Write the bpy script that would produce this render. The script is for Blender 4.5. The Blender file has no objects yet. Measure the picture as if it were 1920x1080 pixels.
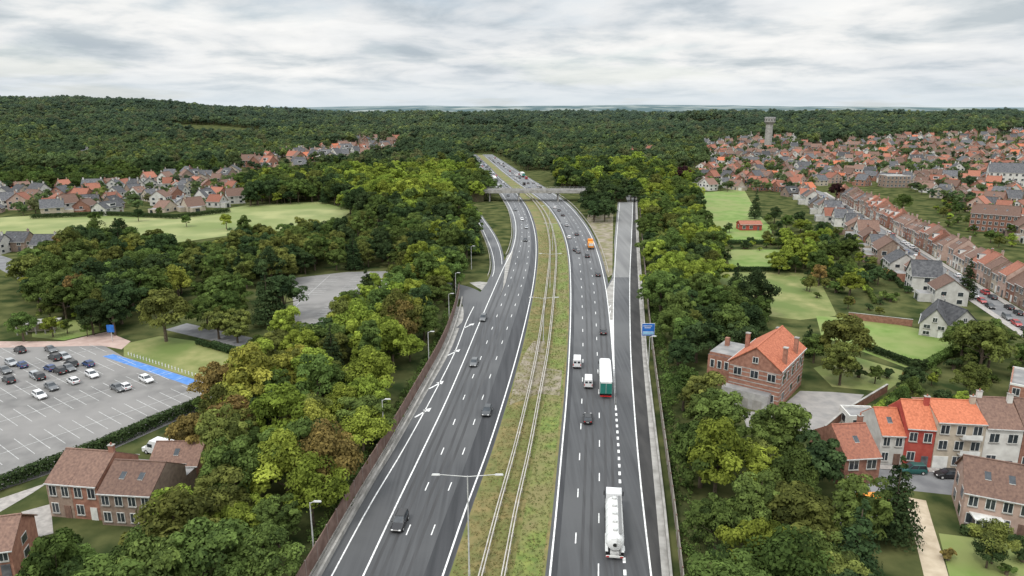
import bpy, math, random
import numpy as np
from mathutils import Vector
random.seed(7); rs=np.random.RandomState(5)
R=random.uniform
PI=math.pi
CH=60.0; PT=math.radians(14.5); FP=1297.0
cp,sp=math.cos(PT),math.sin(PT)
def sm(a,b,t):
    t=(t-a)/(b-a); t=max(0.,min(1.,t)); return t*t*(3-2*t)
def T(x,y):
    if y<950: return 0.0
    h=sm(950,1950,y)*(26+46*sm(-300,-1400,x)+7*sm(200,1000,x))
    h+=sm(1000,2000,y)*(6*math.sin(x/310.+1)*math.cos(y/420.)+5*math.sin(x/130.)*math.sin(y/170.))
    h*=1-0.62*sm(2100,3600,y)
    h+=sm(3600,7500,y)*(66+20*math.sin(x/1500.+.6)+12*math.sin(x/610.+y/900.)+9*math.sin(y/700.))
    h-=sm(14000,26000,y)*20
    return h
def G(u,v,z=0.0):
    rx=(u-960); ry=FP*cp+(540-v)*sp; rz=-FP*sp+(540-v)*cp
    t=(z-CH)/rz
    return (rx*t, ry*t)
def P(x,y,z):
    d=y*cp-(z-CH)*sp; up=y*sp+(z-CH)*cp
    if d<1: return (-9999,-9999)
    return (960+FP*x/d, 540-FP*up/d)
def inpoly(u,v,poly):
    c=False; j=len(poly)-1
    for i in range(len(poly)):
        xi,yi=poly[i]; xj,yj=poly[j]
        if (yi>v)!=(yj>v) and u<(xj-xi)*(v-yi)/(yj-yi)+xi: c=not c
        j=i
    return c
# ---------------------------------------------------------------- materials
def newmat(name):
    m=bpy.data.materials.new(name); m.use_nodes=True
    nt=m.node_tree; nt.nodes.clear()
    return m,nt,nt.nodes,nt.links
def mat(name,c1,c2=None,scale=1.0,rough=.8,detail=5,contrast=(.35,.65),c3=None,scale3=.05,objcol=False,metal=0,stretch=None,rand=0,spec=.3,bump=0,yr=None):
    m,nt,N,L=newmat(name)
    out=N.new('ShaderNodeOutputMaterial'); b=N.new('ShaderNodeBsdfPrincipled')
    b.inputs['Roughness'].default_value=rough; b.inputs['Metallic'].default_value=metal
    b.inputs['Specular IOR Level'].default_value=spec
    L.new(b.outputs[0],out.inputs[0])
    if c2 is None: c2=tuple(min(1,c*1.12) for c in c1); c1=tuple(c*.88 for c in c1)
    g=N.new('ShaderNodeNewGeometry')
    src=g.outputs['Position']
    if stretch:
        mp=N.new('ShaderNodeMapping'); mp.inputs['Scale'].default_value=stretch; L.new(src,mp.inputs[0]); src2=mp.outputs[0]
    else: src2=src
    n=N.new('ShaderNodeTexNoise'); n.inputs['Scale'].default_value=scale; n.inputs['Detail'].default_value=detail
    L.new(src2,n.inputs['Vector'])
    r=N.new('ShaderNodeValToRGB'); r.color_ramp.elements[0].position=contrast[0]; r.color_ramp.elements[1].position=contrast[1]
    r.color_ramp.elements[0].color=(*c1,1); r.color_ramp.elements[1].color=(*c2,1)
    L.new(n.outputs['Fac'],r.inputs[0]); col=r.outputs[0]
    if c3:
        n2=N.new('ShaderNodeTexNoise'); n2.inputs['Scale'].default_value=scale3; n2.inputs['Detail'].default_value=4
        L.new(src,n2.inputs['Vector'])
        r2=N.new('ShaderNodeValToRGB'); r2.color_ramp.elements[0].position=.42; r2.color_ramp.elements[1].position=.62
        L.new(n2.outputs['Fac'],r2.inputs[0])
        mx=N.new('ShaderNodeMixRGB'); L.new(r2.outputs[0],mx.inputs[0]); L.new(col,mx.inputs[1]); mx.inputs[2].default_value=(*c3,1); col=mx.outputs[0]
    if yr:   # surface gets paler farther along the carriageway
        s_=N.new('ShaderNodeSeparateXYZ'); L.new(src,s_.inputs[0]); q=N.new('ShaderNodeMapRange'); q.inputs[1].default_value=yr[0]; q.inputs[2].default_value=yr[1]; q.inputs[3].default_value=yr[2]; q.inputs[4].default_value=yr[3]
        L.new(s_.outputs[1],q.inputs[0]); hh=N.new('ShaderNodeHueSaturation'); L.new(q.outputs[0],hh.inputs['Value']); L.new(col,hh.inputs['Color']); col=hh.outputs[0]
    if objcol:
        oi=N.new('ShaderNodeObjectInfo'); mx=N.new('ShaderNodeMixRGB'); mx.blend_type='MULTIPLY'; mx.inputs[0].default_value=1
        L.new(col,mx.inputs[1]); L.new(oi.outputs['Color'],mx.inputs[2]); col=mx.outputs[0]
    if rand:
        oi=N.new('ShaderNodeObjectInfo'); h=N.new('ShaderNodeHueSaturation')
        ma=N.new('ShaderNodeMapRange'); ma.inputs[3].default_value=1-rand; ma.inputs[4].default_value=1+rand
        L.new(oi.outputs['Random'],ma.inputs[0]); L.new(ma.outputs[0],h.inputs['Value']); L.new(col,h.inputs['Color']); col=h.outputs[0]
    L.new(col,b.inputs['Base Color'])
    if bump:
        bp=N.new('ShaderNodeBump'); bp.inputs['Strength'].default_value=bump; bp.inputs['Distance'].default_value=.2
        L.new(n.outputs['Fac'],bp.inputs['Height']); L.new(bp.outputs[0],b.inputs['Normal'])
    return m
def leafmat(name,dark,light,objcol=False,far=False):
    m,nt,N,L=newmat(name)
    out=N.new('ShaderNodeOutputMaterial'); d=N.new('ShaderNodeBsdfDiffuse'); t=N.new('ShaderNodeBsdfTranslucent'); mx=N.new('ShaderNodeMixShader')
    mx.inputs[0].default_value=.25
    L.new(d.outputs[0],mx.inputs[1]); L.new(t.outputs[0],mx.inputs[2]); L.new(mx.outputs[0],out.inputs[0])
    a=N.new('ShaderNodeAttribute'); a.attribute_name='tone'
    r=N.new('ShaderNodeValToRGB'); r.color_ramp.elements[0].color=(*dark,1); r.color_ramp.elements[1].color=(*light,1)
    L.new(a.outputs['Fac'],r.inputs[0]); col=r.outputs[0]
    oi=N.new('ShaderNodeObjectInfo')
    if objcol:
        k=N.new('ShaderNodeMixRGB'); k.blend_type='MULTIPLY'; k.inputs[0].default_value=1
        L.new(col,k.inputs[1]); L.new(oi.outputs['Color'],k.inputs[2]); col=k.outputs[0]
    h=N.new('ShaderNodeHueSaturation'); h.inputs['Saturation'].default_value=.93
    ma=N.new('ShaderNodeMapRange'); ma.inputs[3].default_value=.75; ma.inputs[4].default_value=1.3
    mb=N.new('ShaderNodeMapRange'); mb.inputs[3].default_value=.484; mb.inputs[4].default_value=.510
    w=N.new('ShaderNodeMath'); w.operation='FRACT'; w2=N.new('ShaderNodeMath'); w2.operation='MULTIPLY'; w2.inputs[1].default_value=7.31
    L.new(oi.outputs['Random'],w2.inputs[0]); L.new(w2.outputs[0],w.inputs[0]); L.new(w.outputs[0],mb.inputs[0])
    L.new(oi.outputs['Random'],ma.inputs[0]); L.new(ma.outputs[0],h.inputs['Value']); L.new(mb.outputs[0],h.inputs['Hue']); L.new(col,h.inputs['Color'])
    col=h.outputs[0]
    if far:   # aerial haze painted into the leaf colour, paler and bluer with distance
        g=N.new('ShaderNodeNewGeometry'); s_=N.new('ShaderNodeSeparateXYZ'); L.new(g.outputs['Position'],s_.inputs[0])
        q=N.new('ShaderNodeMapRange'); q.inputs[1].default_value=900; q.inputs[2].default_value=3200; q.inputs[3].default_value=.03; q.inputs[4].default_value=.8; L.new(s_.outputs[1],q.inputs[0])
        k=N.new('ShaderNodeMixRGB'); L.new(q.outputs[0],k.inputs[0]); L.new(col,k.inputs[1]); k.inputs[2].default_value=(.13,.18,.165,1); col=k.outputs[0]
    L.new(col,d.inputs[0]); L.new(col,t.inputs[0])
    return m
M={}
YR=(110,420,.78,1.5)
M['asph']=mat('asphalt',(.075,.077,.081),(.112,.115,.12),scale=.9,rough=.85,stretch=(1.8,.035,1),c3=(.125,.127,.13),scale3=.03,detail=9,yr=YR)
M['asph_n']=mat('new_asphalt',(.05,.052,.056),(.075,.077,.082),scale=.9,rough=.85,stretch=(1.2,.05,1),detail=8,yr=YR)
M['asph_d']=mat('dark_asphalt',(.036,.035,.035),(.06,.058,.056),scale=.6,rough=.9,stretch=(1,.2,1),detail=8)
M['asph_l']=mat('worn_asphalt',(.16,.155,.15),(.23,.222,.212),scale=.25,rough=.9,c3=(.25,.24,.23),scale3=.04,detail=8)
M['street']=mat('street_asphalt',(.15,.15,.155),(.22,.22,.22),scale=.3,rough=.9,detail=8)
M['conc']=mat('concrete',(.25,.24,.22),(.40,.385,.36),scale=.5,rough=.9,detail=8)
M['cslab']=mat('pale_slab_paving',(.175,.175,.175),(.235,.235,.23),scale=.4,rough=.9,stretch=(1.2,.04,1),detail=6)
M['pave']=mat('paving',(.30,.28,.26),(.42,.39,.36),scale=1.2,rough=.9)
M['sand']=mat('sandy_path',(.42,.34,.24),(.55,.46,.34),scale=.6)
M['white']=mat('road_paint',(.5,.5,.49),(.85,.85,.83),scale=1.5,rough=.6,detail=9,contrast=(.3,.55))
M['fade']=mat('faded_paint',(.34,.34,.33),(.6,.6,.58),scale=1.2,rough=.7)
M['bluep']=mat('blue_paint',(.07,.19,.48),(.11,.25,.55),scale=.8)
M['ground']=mat('ground_grass',(.035,.05,.017),(.085,.1,.035),scale=.12,c3=(.10,.085,.045),scale3=.01)
M['med']=mat('median_grass',(.11,.12,.04),(.25,.19,.08),scale=.5,c3=(.13,.15,.04),scale3=.12,detail=10,bump=.6,contrast=(.3,.7))
M['medg']=mat('green_verge',(.09,.14,.03),(.21,.24,.06),scale=.8,c3=(.19,.17,.07),scale3=.14,detail=10,contrast=(.3,.7))
M['dirt']=mat('dirt',(.21,.175,.13),(.32,.28,.22),scale=.35,detail=9,c3=(.17,.16,.07),scale3=.25)
M['field']=mat('meadow',(.19,.225,.08),(.31,.32,.135),scale=.06,c3=(.16,.205,.06),scale3=.02,detail=9)
M['lawn']=mat('lawn',(.12,.20,.035),(.19,.265,.07),scale=.2,c3=(.21,.24,.08),scale3=.05,detail=9)
M['lawn2']=mat('dry_lawn',(.16,.185,.055),(.26,.255,.10),scale=.25,c3=(.12,.165,.04),scale3=.06,detail=9)
M['steel']=mat('galvanised_steel',(.46,.46,.45),(.6,.6,.58),scale=2,rough=.5,metal=.1)
M['rail']=mat('weathered_rail',(.40,.37,.33),(.56,.53,.48),scale=.8,rough=.6)
M['brownp']=mat('brown_barrier_panel',(.13,.08,.065),(.21,.14,.115),scale=.7,rough=.8)
M['glass']=mat('window_glass',(.02,.025,.03),(.05,.06,.07),scale=.8,rough=.15,spec=.6)
M['frame']=mat('window_frame',(.66,.66,.63),rough=.6)
M['paint']=mat('car_paint',(.98,.98,.98),(1,1,1),rough=.3,objcol=True,spec=.6)
M['tyre']=mat('tyre_rubber',(.02,.02,.02),rough=.9)
M['lamp_r']=mat('tail_light',(.45,.02,.02),rough=.3)
M['lamp_w']=mat('head_light',(.8,.8,.78),rough=.2)
M['bark']=mat('bark',(.08,.06,.04),(.14,.11,.08),scale=3)
M['teal']=mat('trailer_door',(.02,.16,.13),(.03,.2,.16),scale=.5)
M['wtarp']=mat('white_tarpaulin',(.66,.67,.66),(.8,.8,.78),scale=.9)
M['orange']=mat('orange_paint',(.75,.27,.03),rough=.4)
M['bsign']=mat('blue_sign',(.03,.15,.5),rough=.4)
W={'white':mat('white_render',(.48,.465,.43),(.63,.62,.58),scale=.6,rand=.15,detail=8),'brick':mat('red_brick',(.22,.105,.075),(.33,.17,.12),scale=1.5,rand=.2,detail=8),
 'brown':mat('brown_brick',(.22,.16,.125),(.32,.24,.19),scale=1.5,rand=.15,detail=8),'beige':mat('beige_brick',(.38,.33,.26),(.5,.43,.34),scale=.9,rand=.1,detail=8),
 'pink':mat('pale_pink_brick',(.38,.27,.22),(.48,.35,.29),scale=.9,rand=.1,detail=8),'deep':mat('deep_red_brick',(.33,.05,.04),(.42,.09,.065),scale=1,detail=8),'grey':mat('grey_block',(.33,.32,.31),(.45,.44,.42),scale=1)}
TS=(2.2,2.2,1)
RF={'orange':mat('orange_tiles',(.36,.11,.055),(.58,.19,.10),scale=1.3,rand=.1,stretch=TS,detail=9,contrast=(.3,.7)),'brown':mat('brown_tiles',(.12,.072,.058),(.22,.135,.10),scale=1.3,rand=.25,stretch=TS,detail=9,contrast=(.3,.7)),
 'dark':mat('slate_roof',(.06,.062,.068),(.125,.125,.13),scale=1.2,rand=.3,detail=8),'red':mat('red_tiles',(.21,.085,.06),(.36,.145,.09),scale=1.3,rand=.25,stretch=TS,detail=9,contrast=(.3,.7)),'flat':mat('flat_roof',(.2,.2,.2),(.32,.31,.3),scale=.4)}
leaf_near=leafmat('foliage',(.36,.38,.42),(1.7,1.6,1.25),objcol=True)
# ---------------------------------------------------------------- mesh builder
COL=bpy.context.scene.collection
class MB:
    def __init__(s): s.v=[];s.f=[];s.m=[];s.mats=[]
    def mi(s,m):
        if m not in s.mats: s.mats.append(m)
        return s.mats.index(m)
    def face(s,pts,m):
        b=len(s.v); s.v+=[tuple(p) for p in pts]; s.f.append(tuple(range(b,b+len(pts)))); s.m.append(s.mi(m))
    def hexa(s,p,m,mt=None):
        b=len(s.v); s.v+=[tuple(q) for q in p]; k=s.mi(m); kt=s.mi(mt) if mt else k
        for i,f in enumerate([(0,3,2,1),(4,5,6,7),(0,1,5,4),(1,2,6,5),(2,3,7,6),(3,0,4,7)]):
            s.f.append(tuple(b+q for q in f)); s.m.append(kt if i==1 else k)
    def box(s,c,d,m,rot=0,mt=None,top=(1,1)):
        x,y,z=c; a,b2,h=d[0]/2,d[1]/2,d[2]/2; co,si=math.cos(rot),math.sin(rot); P_=[]
        for zz,kx,ky in ((-h,1,1),(h,top[0],top[1])):
            for sx,sy in ((-1,-1),(1,-1),(1,1),(-1,1)):
                lx,ly=sx*a*kx,sy*b2*ky
                P_.append((x+lx*co-ly*si,y+lx*si+ly*co,z+zz))
        s.hexa(P_,m,mt)
    def tube(s,p0,p1,r0,r1,m,n=8,cap=True):
        p0=Vector(p0);p1=Vector(p1);d=(p1-p0).normalized(); a=d.orthogonal().normalized(); b_=d.cross(a)
        base=len(s.v); k=s.mi(m)
        for p,r in ((p0,r0),(p1,r1)):
            for i in range(n):
                t=2*PI*i/n; s.v.append(tuple(p+a*math.cos(t)*r+b_*math.sin(t)*r))
        for i in range(n):
            j=(i+1)%n; s.f.append((base+i,base+j,base+n+j,base+n+i)); s.m.append(k)
        if cap:
            s.f.append(tuple(base+i for i in range(n))[::-1]); s.m.append(k)
            s.f.append(tuple(base+n+i for i in range(n))); s.m.append(k)
    def mesh(s,name):
        me=bpy.data.meshes.new(name); me.from_pydata(s.v,[],s.f)
        for m in s.mats: me.materials.append(m)
        me.polygons.foreach_set('material_index',s.m); me.update(); return me
    def obj(s,name,loc=(0,0,0),rot=0,color=None):
        return put(s.mesh(name),name,loc,rot,color)
def put(me,name,loc,rot=0,color=None,sc=1):
    o=bpy.data.objects.new(name,me); o.location=loc; o.rotation_euler=(0,0,rot)
    o.scale=(sc,sc,sc) if not isinstance(sc,tuple) else sc
    if color: o.color=(*color,1)
    COL.objects.link(o); return o
def poly(name,px,z,m,world=False):
    b=MB(); pts=px if world else [G(u,v) for u,v in px]
    b.face([(x,y,z) for x,y in pts],m)
    me=b.mesh(name)
    if me.polygons[0].normal.z<0: me.flip_normals()
    return put(me,name,(0,0,0))
class Cv:
    def __init__(s,px):
        p=sorted([G(u,v) for u,v in px],key=lambda q:q[1]); s.x=[a for a,b in p]; s.y=[b for a,b in p]; n=len(p)
        sl=[(s.x[i+1]-s.x[i])/(s.y[i+1]-s.y[i]) for i in range(n-1)]
        s.d=[sl[0]]+[(sl[i-1]+sl[i])/2 for i in range(1,n-1)]+[sl[-1]]
    def __call__(s,y):
        Y=s.y
        if y<=Y[0]: return s.x[0]+(y-Y[0])*s.d[0]
        if y>=Y[-1]: return s.x[-1]+(y-Y[-1])*s.d[-1]
        i=0
        while Y[i+1]<y: i+=1
        h=Y[i+1]-Y[i]; t=(y-Y[i])/h
        return (2*t**3-3*t*t+1)*s.x[i]+(t**3-2*t*t+t)*h*s.d[i]+(-2*t**3+3*t*t)*s.x[i+1]+(t**3-t*t)*h*s.d[i+1]
    def slope(s,y): return (s(y+1)-s(y-1))/2
def yv(v): return G(960,v)[1]
def band(name,fl,fr,y0,y1,z,m,step=5):
    b=MB(); n=max(2,int((y1-y0)/step)); pr=None
    for i in range(n+1):
        y=y0+(y1-y0)*i/n; a=(fl(y),y,T(fl(y),y)+z); c=(fr(y),y,T(fr(y),y)+z)
        if pr: b.face([pr[0],pr[1],c,a],m)
        pr=(a,c)
    return b.obj(name)
def addline(b,f,y0,y1,w,z,m,dash=None):
    y=y0
    def seg(ya,yb):
        n=max(1,int((yb-ya)/6)); pr=None
        for i in range(n+1):
            yy=ya+(yb-ya)*i/n; k=w/2*math.sqrt(1+f.slope(yy)**2); x=f(yy)
            q=((x-k,yy,z),(x+k,yy,z))
            if pr: b.face([pr[0],pr[1],q[1],q[0]],m)
            pr=q
    if not dash: seg(y0,y1); return
    while y<y1: seg(y,min(y+dash[0],y1)); y+=dash[0]+dash[1]
def strip(name,pts,w,z,m,world=False):
    p=[Vector((*q,0)) for q in (pts if world else [G(u,v) for u,v in pts])]
    out=[]
    for i in range(len(p)-1):
        p0=p[max(0,i-1)];p1=p[i];p2=p[i+1];p3=p[min(len(p)-1,i+2)]
        for k in range(6):
            t=k/6; out.append(.5*((2*p1)+(p2-p0)*t+(2*p0-5*p1+4*p2-p3)*t*t+(3*p1-p0-3*p2+p3)*t**3))
    out.append(p[-1]); b=MB(); pr=None
    for i,q in enumerate(out):
        d=(out[min(i+1,len(out)-1)]-out[max(i-1,0)]).normalized(); n=Vector((-d.y,d.x,0))*w/2
        a=(q.x-n.x,q.y-n.y,z);c=(q.x+n.x,q.y+n.y,z)
        if pr: b.face([pr[0],a,c,pr[1]],m)
        pr=(a,c)
    b.obj(name); return out
# ---------------------------------------------------------------- terrain
ys=list(range(-300,1000,50))+list(range(1000,2600,60))+list(range(2600,6000,200))+list(range(6000,15000,400))+list(range(15000,30001,1500))
xs=[-26000,-18000,-12000,-9000,-7000]+list(range(-6000,-2400,300))+list(range(-2400,2401,80))+list(range(2700,6001,300))+[7000,9000,12000,18000,26000]
tv=[(x,y,T(x,y)) for y in ys for x in xs]; nx=len(xs)
tf=[(j*nx+i,j*nx+i+1,(j+1)*nx+i+1,(j+1)*nx+i) for j in range(len(ys)-1) for i in range(nx-1)]
me=bpy.data.meshes.new('ground'); me.from_pydata(tv,[],tf)
m,nt,N,L=newmat('terrain')
out=N.new('ShaderNodeOutputMaterial'); bs=N.new('ShaderNodeBsdfDiffuse'); L.new(bs.outputs[0],out.inputs[0])
g=N.new('ShaderNodeNewGeometry')
n1=N.new('ShaderNodeTexNoise'); n1.inputs['Scale'].default_value=.15; n1.inputs['Detail'].default_value=9; L.new(g.outputs['Position'],n1.inputs['Vector'])
r1=N.new('ShaderNodeValToRGB'); r1.color_ramp.elements[0].color=(.03,.045,.017,1); r1.color_ramp.elements[1].color=(.12,.125,.05,1); r1.color_ramp.elements[0].position=.35; r1.color_ramp.elements[1].position=.68
L.new(n1.outputs['Fac'],r1.inputs[0])
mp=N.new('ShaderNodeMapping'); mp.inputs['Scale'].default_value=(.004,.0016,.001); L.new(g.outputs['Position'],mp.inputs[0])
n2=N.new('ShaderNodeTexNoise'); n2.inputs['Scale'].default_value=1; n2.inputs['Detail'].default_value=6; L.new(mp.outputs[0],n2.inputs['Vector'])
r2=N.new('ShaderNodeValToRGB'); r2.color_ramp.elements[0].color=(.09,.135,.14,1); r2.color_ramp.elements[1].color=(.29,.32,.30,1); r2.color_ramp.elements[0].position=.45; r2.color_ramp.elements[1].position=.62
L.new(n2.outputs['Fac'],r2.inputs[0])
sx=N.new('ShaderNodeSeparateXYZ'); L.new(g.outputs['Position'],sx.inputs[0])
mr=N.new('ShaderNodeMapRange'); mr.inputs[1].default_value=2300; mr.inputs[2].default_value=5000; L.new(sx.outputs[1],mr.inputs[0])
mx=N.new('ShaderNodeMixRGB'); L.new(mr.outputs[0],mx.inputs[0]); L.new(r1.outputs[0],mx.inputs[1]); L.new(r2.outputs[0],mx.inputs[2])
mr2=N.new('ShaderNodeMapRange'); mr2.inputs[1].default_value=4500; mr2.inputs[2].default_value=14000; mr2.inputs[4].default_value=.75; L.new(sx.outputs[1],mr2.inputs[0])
mx2=N.new('ShaderNodeMixRGB'); L.new(mr2.outputs[0],mx2.inputs[0]); L.new(mx.outputs[0],mx2.inputs[1]); mx2.inputs[2].default_value=(.19,.25,.29,1); L.new(mx2.outputs[0],bs.inputs[0])  # aerial haze painted into the ground colour, blue-grey towards the horizon
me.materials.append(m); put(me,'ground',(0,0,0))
for p in me.polygons: p.use_smooth=True
# ---------------------------------------------------------------- motorway
A_=Cv([(598,1080),(672,950),(735,850),(795,745),(843,660),(868,600),(892,560),(918,525),(938,500),(953,475),(961,445),(960,420),(954,395),(940,370),(926,350),(910,330),(897,312),(888,300)])
B_=Cv([(842,1080),(882,960),(921,850),(951,755),(975,670),(993,590),(1004,530),(1009,480),(1008,445),(1000,410),(986,382),(962,354),(938,333),(914,308),(905,300)])
C_=Cv([(1022,1080),(1036,960),(1047,850),(1057,750),(1063,670),(1067,590),(1067,530),(1064,480),(1055,440),(1040,408),(1018,380),(985,355),(955,333),(925,308),(916,300)])
L1=Cv([(622,1080),(692,950),(752,850),(810,745),(853,660),(876,600),(892,568)])
L2=Cv([(681,1080),(737,960),(790,850),(833,760),(868,680),(897,610),(925,545),(945,500),(960,470),(967,440),(965,410),(952,380),(935,355),(916,330),(898,308)])
L3=Cv([(730,1080),(784,950),(828,850),(868,750),(898,680),(925,610),(950,545),(968,490),(978,450),(976,410),(962,378),(943,353),(922,330),(903,308)])
L4=Cv([(780,1080),(825,960),(868,850),(900,760),(928,680),(953,610),(973,550),(987,500),(992,455),(988,415),(973,380),(951,354),(929,332),(907,308)])
L5=Cv([(830,1080),(871,960),(912,850),(943,755),(968,670),(988,590),(1000,530),(1005,480),(1004,445),(996,410),(983,382),(959,354),(935,333),(911,308)])
R1=Cv([(1031,1080),(1043,960),(1053,850),(1062,750),(1067,670),(1070,590),(1070,530),(1067,480),(1058,440),(1043,408),(1021,380),(988,355),(958,333),(928,308)])
R2=Cv([(1076,1080),(1082,960),(1087,850),(1091,750),(1093,670),(1092,590),(1090,530),(1085,480),(1075,440),(1058,408),(1035,380),(1000,355),(967,333),(934,308)])
R3=Cv([(1122,1080),(1123,960),(1124,850),(1123,750),(1120,670),(1117,590),(1112,530),(1104,480),(1091,440),(1072,408),(1048,380),(1012,355),(977,333),(941,308)])
R4=Cv([(1172,1080),(1165,960),(1160,850),(1155,770),(1149,670),(1142,590),(1134,530),(1122,480),(1107,440),(1086,408),(1060,380),(1023,355),(987,333),(948,308)])
R4e=Cv([(1182,1080),(1174,960),(1168,850),(1162,770),(1155,670),(1148,590),(1140,530),(1128,480),(1112,440),(1091,408),(1065,380),(1028,355),(992,333),(953,308),(940,300)])
R5=Cv([(1221,1080),(1207,960),(1196,850),(1188,750),(1183,670),(1181,590),(1181,520),(1184,450),(1187,370)])
R6=Cv([(1155,770),(1151,670),(1150,590),(1152,520),(1156,450),(1163,370)])
SL=Cv([(1172,1080),(1165,960),(1160,850),(1152,760),(1142,670),(1138,590),(1137,540),(1147,520),(1152,450),(1160,365)])
D_=Cv([(1241,1080),(1231,960),(1221,850),(1212,750),(1205,670),(1200,590),(1196,520),(1193,450),(1191,365)])
F_=Cv([(1260,1080),(1248,960),(1235,850),(1223,750),(1214,670),(1208,590),(1203,520),(1198,450),(1194,365)])
FR=Cv([(1277,1080),(1263,960),(1248,850),(1235,750),(1225,670),(1216,590),(1210,520),(1204,450),(1198,380)])
FL=Cv([(582,1080),(657,950),(718,850),(778,745),(830,650),(852,590),(860,555),(862,540)])
Q1l=Cv([(850,620),(880,590),(900,560),(913,530),(921,510),(920,480),(908,445),(893,415),(874,390),(862,380)])
Q1r=Cv([(925,620),(934,590),(940,560),(944,530),(946,500),(942,470),(932,445),(914,418),(894,392),(880,380)])
Y0=-120; YE=980
class Off:
    def __init__(s,f,o,g=None,t=0): s.f=f;s.o=o;s.g=g;s.t=t
    def __call__(s,y): return (s.f(y)+s.o) if s.g is None else s.f(y)*(1-s.t)+s.g(y)*s.t
    def slope(s,y): return (s(y+1)-s(y-1))/2
band('motorway_left_carriageway',A_,B_,Y0,YE,.03,M['asph'])
band('motorway_right_carriageway',C_,R4e,Y0,YE,.03,M['asph'])
band('resurfaced_lane',Off(L5,-.2,L4,.72),Off(B_,-.1),Y0,YE,.0325,M['asph_n'])
band('resurfaced_lane',Off(R1,.1),Off(R1,.0,R2,.3),Y0,YE,.0325,M['asph_n'])
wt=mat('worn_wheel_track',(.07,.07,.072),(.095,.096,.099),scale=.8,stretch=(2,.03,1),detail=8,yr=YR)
for f,g2 in ((R3,R4),(R2,R3),(L2,L3),(L3,L4)):
    for t in (.3,.66): band('wheel_track',Off(f,0,g2,t-.07),Off(f,0,g2,t+.07),Y0,560,.0325,wt)
band('motorway_slip_road',SL,R5,Y0,yv(520),.02,M['asph'])
band('motorway_slip_road',SL,R5,yv(520),yv(366),.02,M['cslab'])
band('motorway_hard_shoulder',R5,D_,Y0,yv(366),.022,M['asph_d'])
band('motorway_ramp',Q1l,Q1r,yv(615),yv(380),.022,M['asph'])
band('concrete_gutter',D_,F_,Y0,yv(366),.02,M['conc'])
band('concrete_verge',Off(FL,-.3),Off(A_,0),Y0,yv(575),.012,M['conc'])
band('median_verge',B_,C_,Y0,YE,.01,M['med'])
band('median_grass_strip',Off(B_,0,C_,.66),Off(C_,-.5),Y0,yv(420),.02,M['medg'])
poly('median_bare_soil',[(955,760),(968,700),(985,660),(1000,640),(1022,640),(1022,690),(1054,695),(1050,742),(1010,738)],.028,M['dirt'])
poly('embankment_soil',[(1132,500),(1120,450),(1100,410),(1110,385),(1150,385),(1149,450),(1148,515),(1140,520)],.008,M['dirt'])
poly('gore_paving',[(943,540),(947,500),(950,480),(962,470),(955,500),(948,530),(935,560)],.034,M['conc'])
poly('gore_paving',[(905,545),(880,530),(900,528),(917,530),(912,550),(900,570)],.026,M['conc'])
poly('slip_gore_paving',[(1136,545),(1151,520),(1151,600),(1152,640),(1143,600)],.034,M['conc'])
rp=[(895,620),(897,585),(888,560),(868,545),(835,536),(790,530),(740,528)]
strip('ramp_road',rp,9,.018,M['asph'])
mk=MB(); w=M['white']; z=.036
addline(mk,L1,Y0,yv(575),.22,z,w); addline(mk,L2,Y0,YE-60,.25,z,w); addline(mk,L5,Y0,YE-60,.25,z,w)
addline(mk,L3,40,YE-60,.17,z,w,(2.6,9.5)); addline(mk,L4,40,YE-60,.17,z,w,(2.6,9.5))
addline(mk,R1,Y0,YE-60,.25,z,w); addline(mk,R2,38,YE-60,.17,z,w,(2.6,9.5)); addline(mk,R3,43,YE-60,.17,z,w,(2.6,9.5))
addline(mk,R4,30,yv(765),.4,z,w,(1.2,1.4)); addline(mk,R4,yv(765),YE-60,.25,z,w)
addline(mk,R5,Y0,yv(370),.25,z,w); addline(mk,R6,yv(760),yv(370),.22,z,w)
addline(mk,Off(Q1l,1.),yv(560),yv(392),.2,.026,w); addline(mk,Off(Q1r,-1.),yv(560),yv(392),.2,.026,w)
for k in range(7):
    y=yv(650)+k*6
    x0,x1=R4(y)+.3,R6(y)-.3
    if x1-x0>.6: mk.face([(x0,y,z),(x1,y+3,z),(x1,y+3.8,z),(x0,y+.8,z)],w)
mk.face([(R4(yv(700)),yv(700),z+.002),(R6(yv(600))-.1,yv(600),z+.002),(R4(yv(600))+.1,yv(600),z+.002)],w)
for u,v in [(793,774),(818,722),(851,661),(879,611)]:
    x,y=G(u,v); c,s_=math.cos(-.55),math.sin(-.55)
    def tr(pts): return [(x+a*c-b*s_,y+a*s_+b*c,z) for a,b in pts]
    mk.face(tr([(-.2,-2.6),(.2,-2.6),(.2,1.0),(-.2,1.0)]),w); mk.face(tr([(-.8,1.0),(.8,1.0),(0,2.8)]),w)
mk.obj('road_marking')
def guardrail(f,y0,y1,name,side=0,h=.75,step=4.):
    b=MB(); y=y0; RM=M['rail']
    while y<y1:
        y2=min(y+step,y1); xa,xb=f(y),f(y2)
        for zz,t in ((h-.14,.05),(h+.02,.09),(h+.14,.05)):
            b.hexa([(xa-t,y,zz-.07),(xb-t,y2,zz-.07),(xb+t,y2,zz-.07),(xa+t,y,zz-.07),(xa-t,y,zz+.07),(xb-t,y2,zz+.07),(xb+t,y2,zz+.07),(xa+t,y,zz+.07)],RM)
        b.box((xa+.12,y,h/2),(.1,.14,h),RM); y=y2
    b.obj(name)
GA=Cv([(900,1080),(930,965),(962,850),(988,745),(1004,670),(1017,590),(1026,520),(1030,480),(1029,450),(1020,412),(1004,384),(975,355)])
GB=Cv([(942,1080),(965,960),(990,850),(1009,750),(1024,670),(1034,590),(1040,520),(1042,480),(1039,450),(1028,412),(1010,384),(980,355)])
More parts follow.
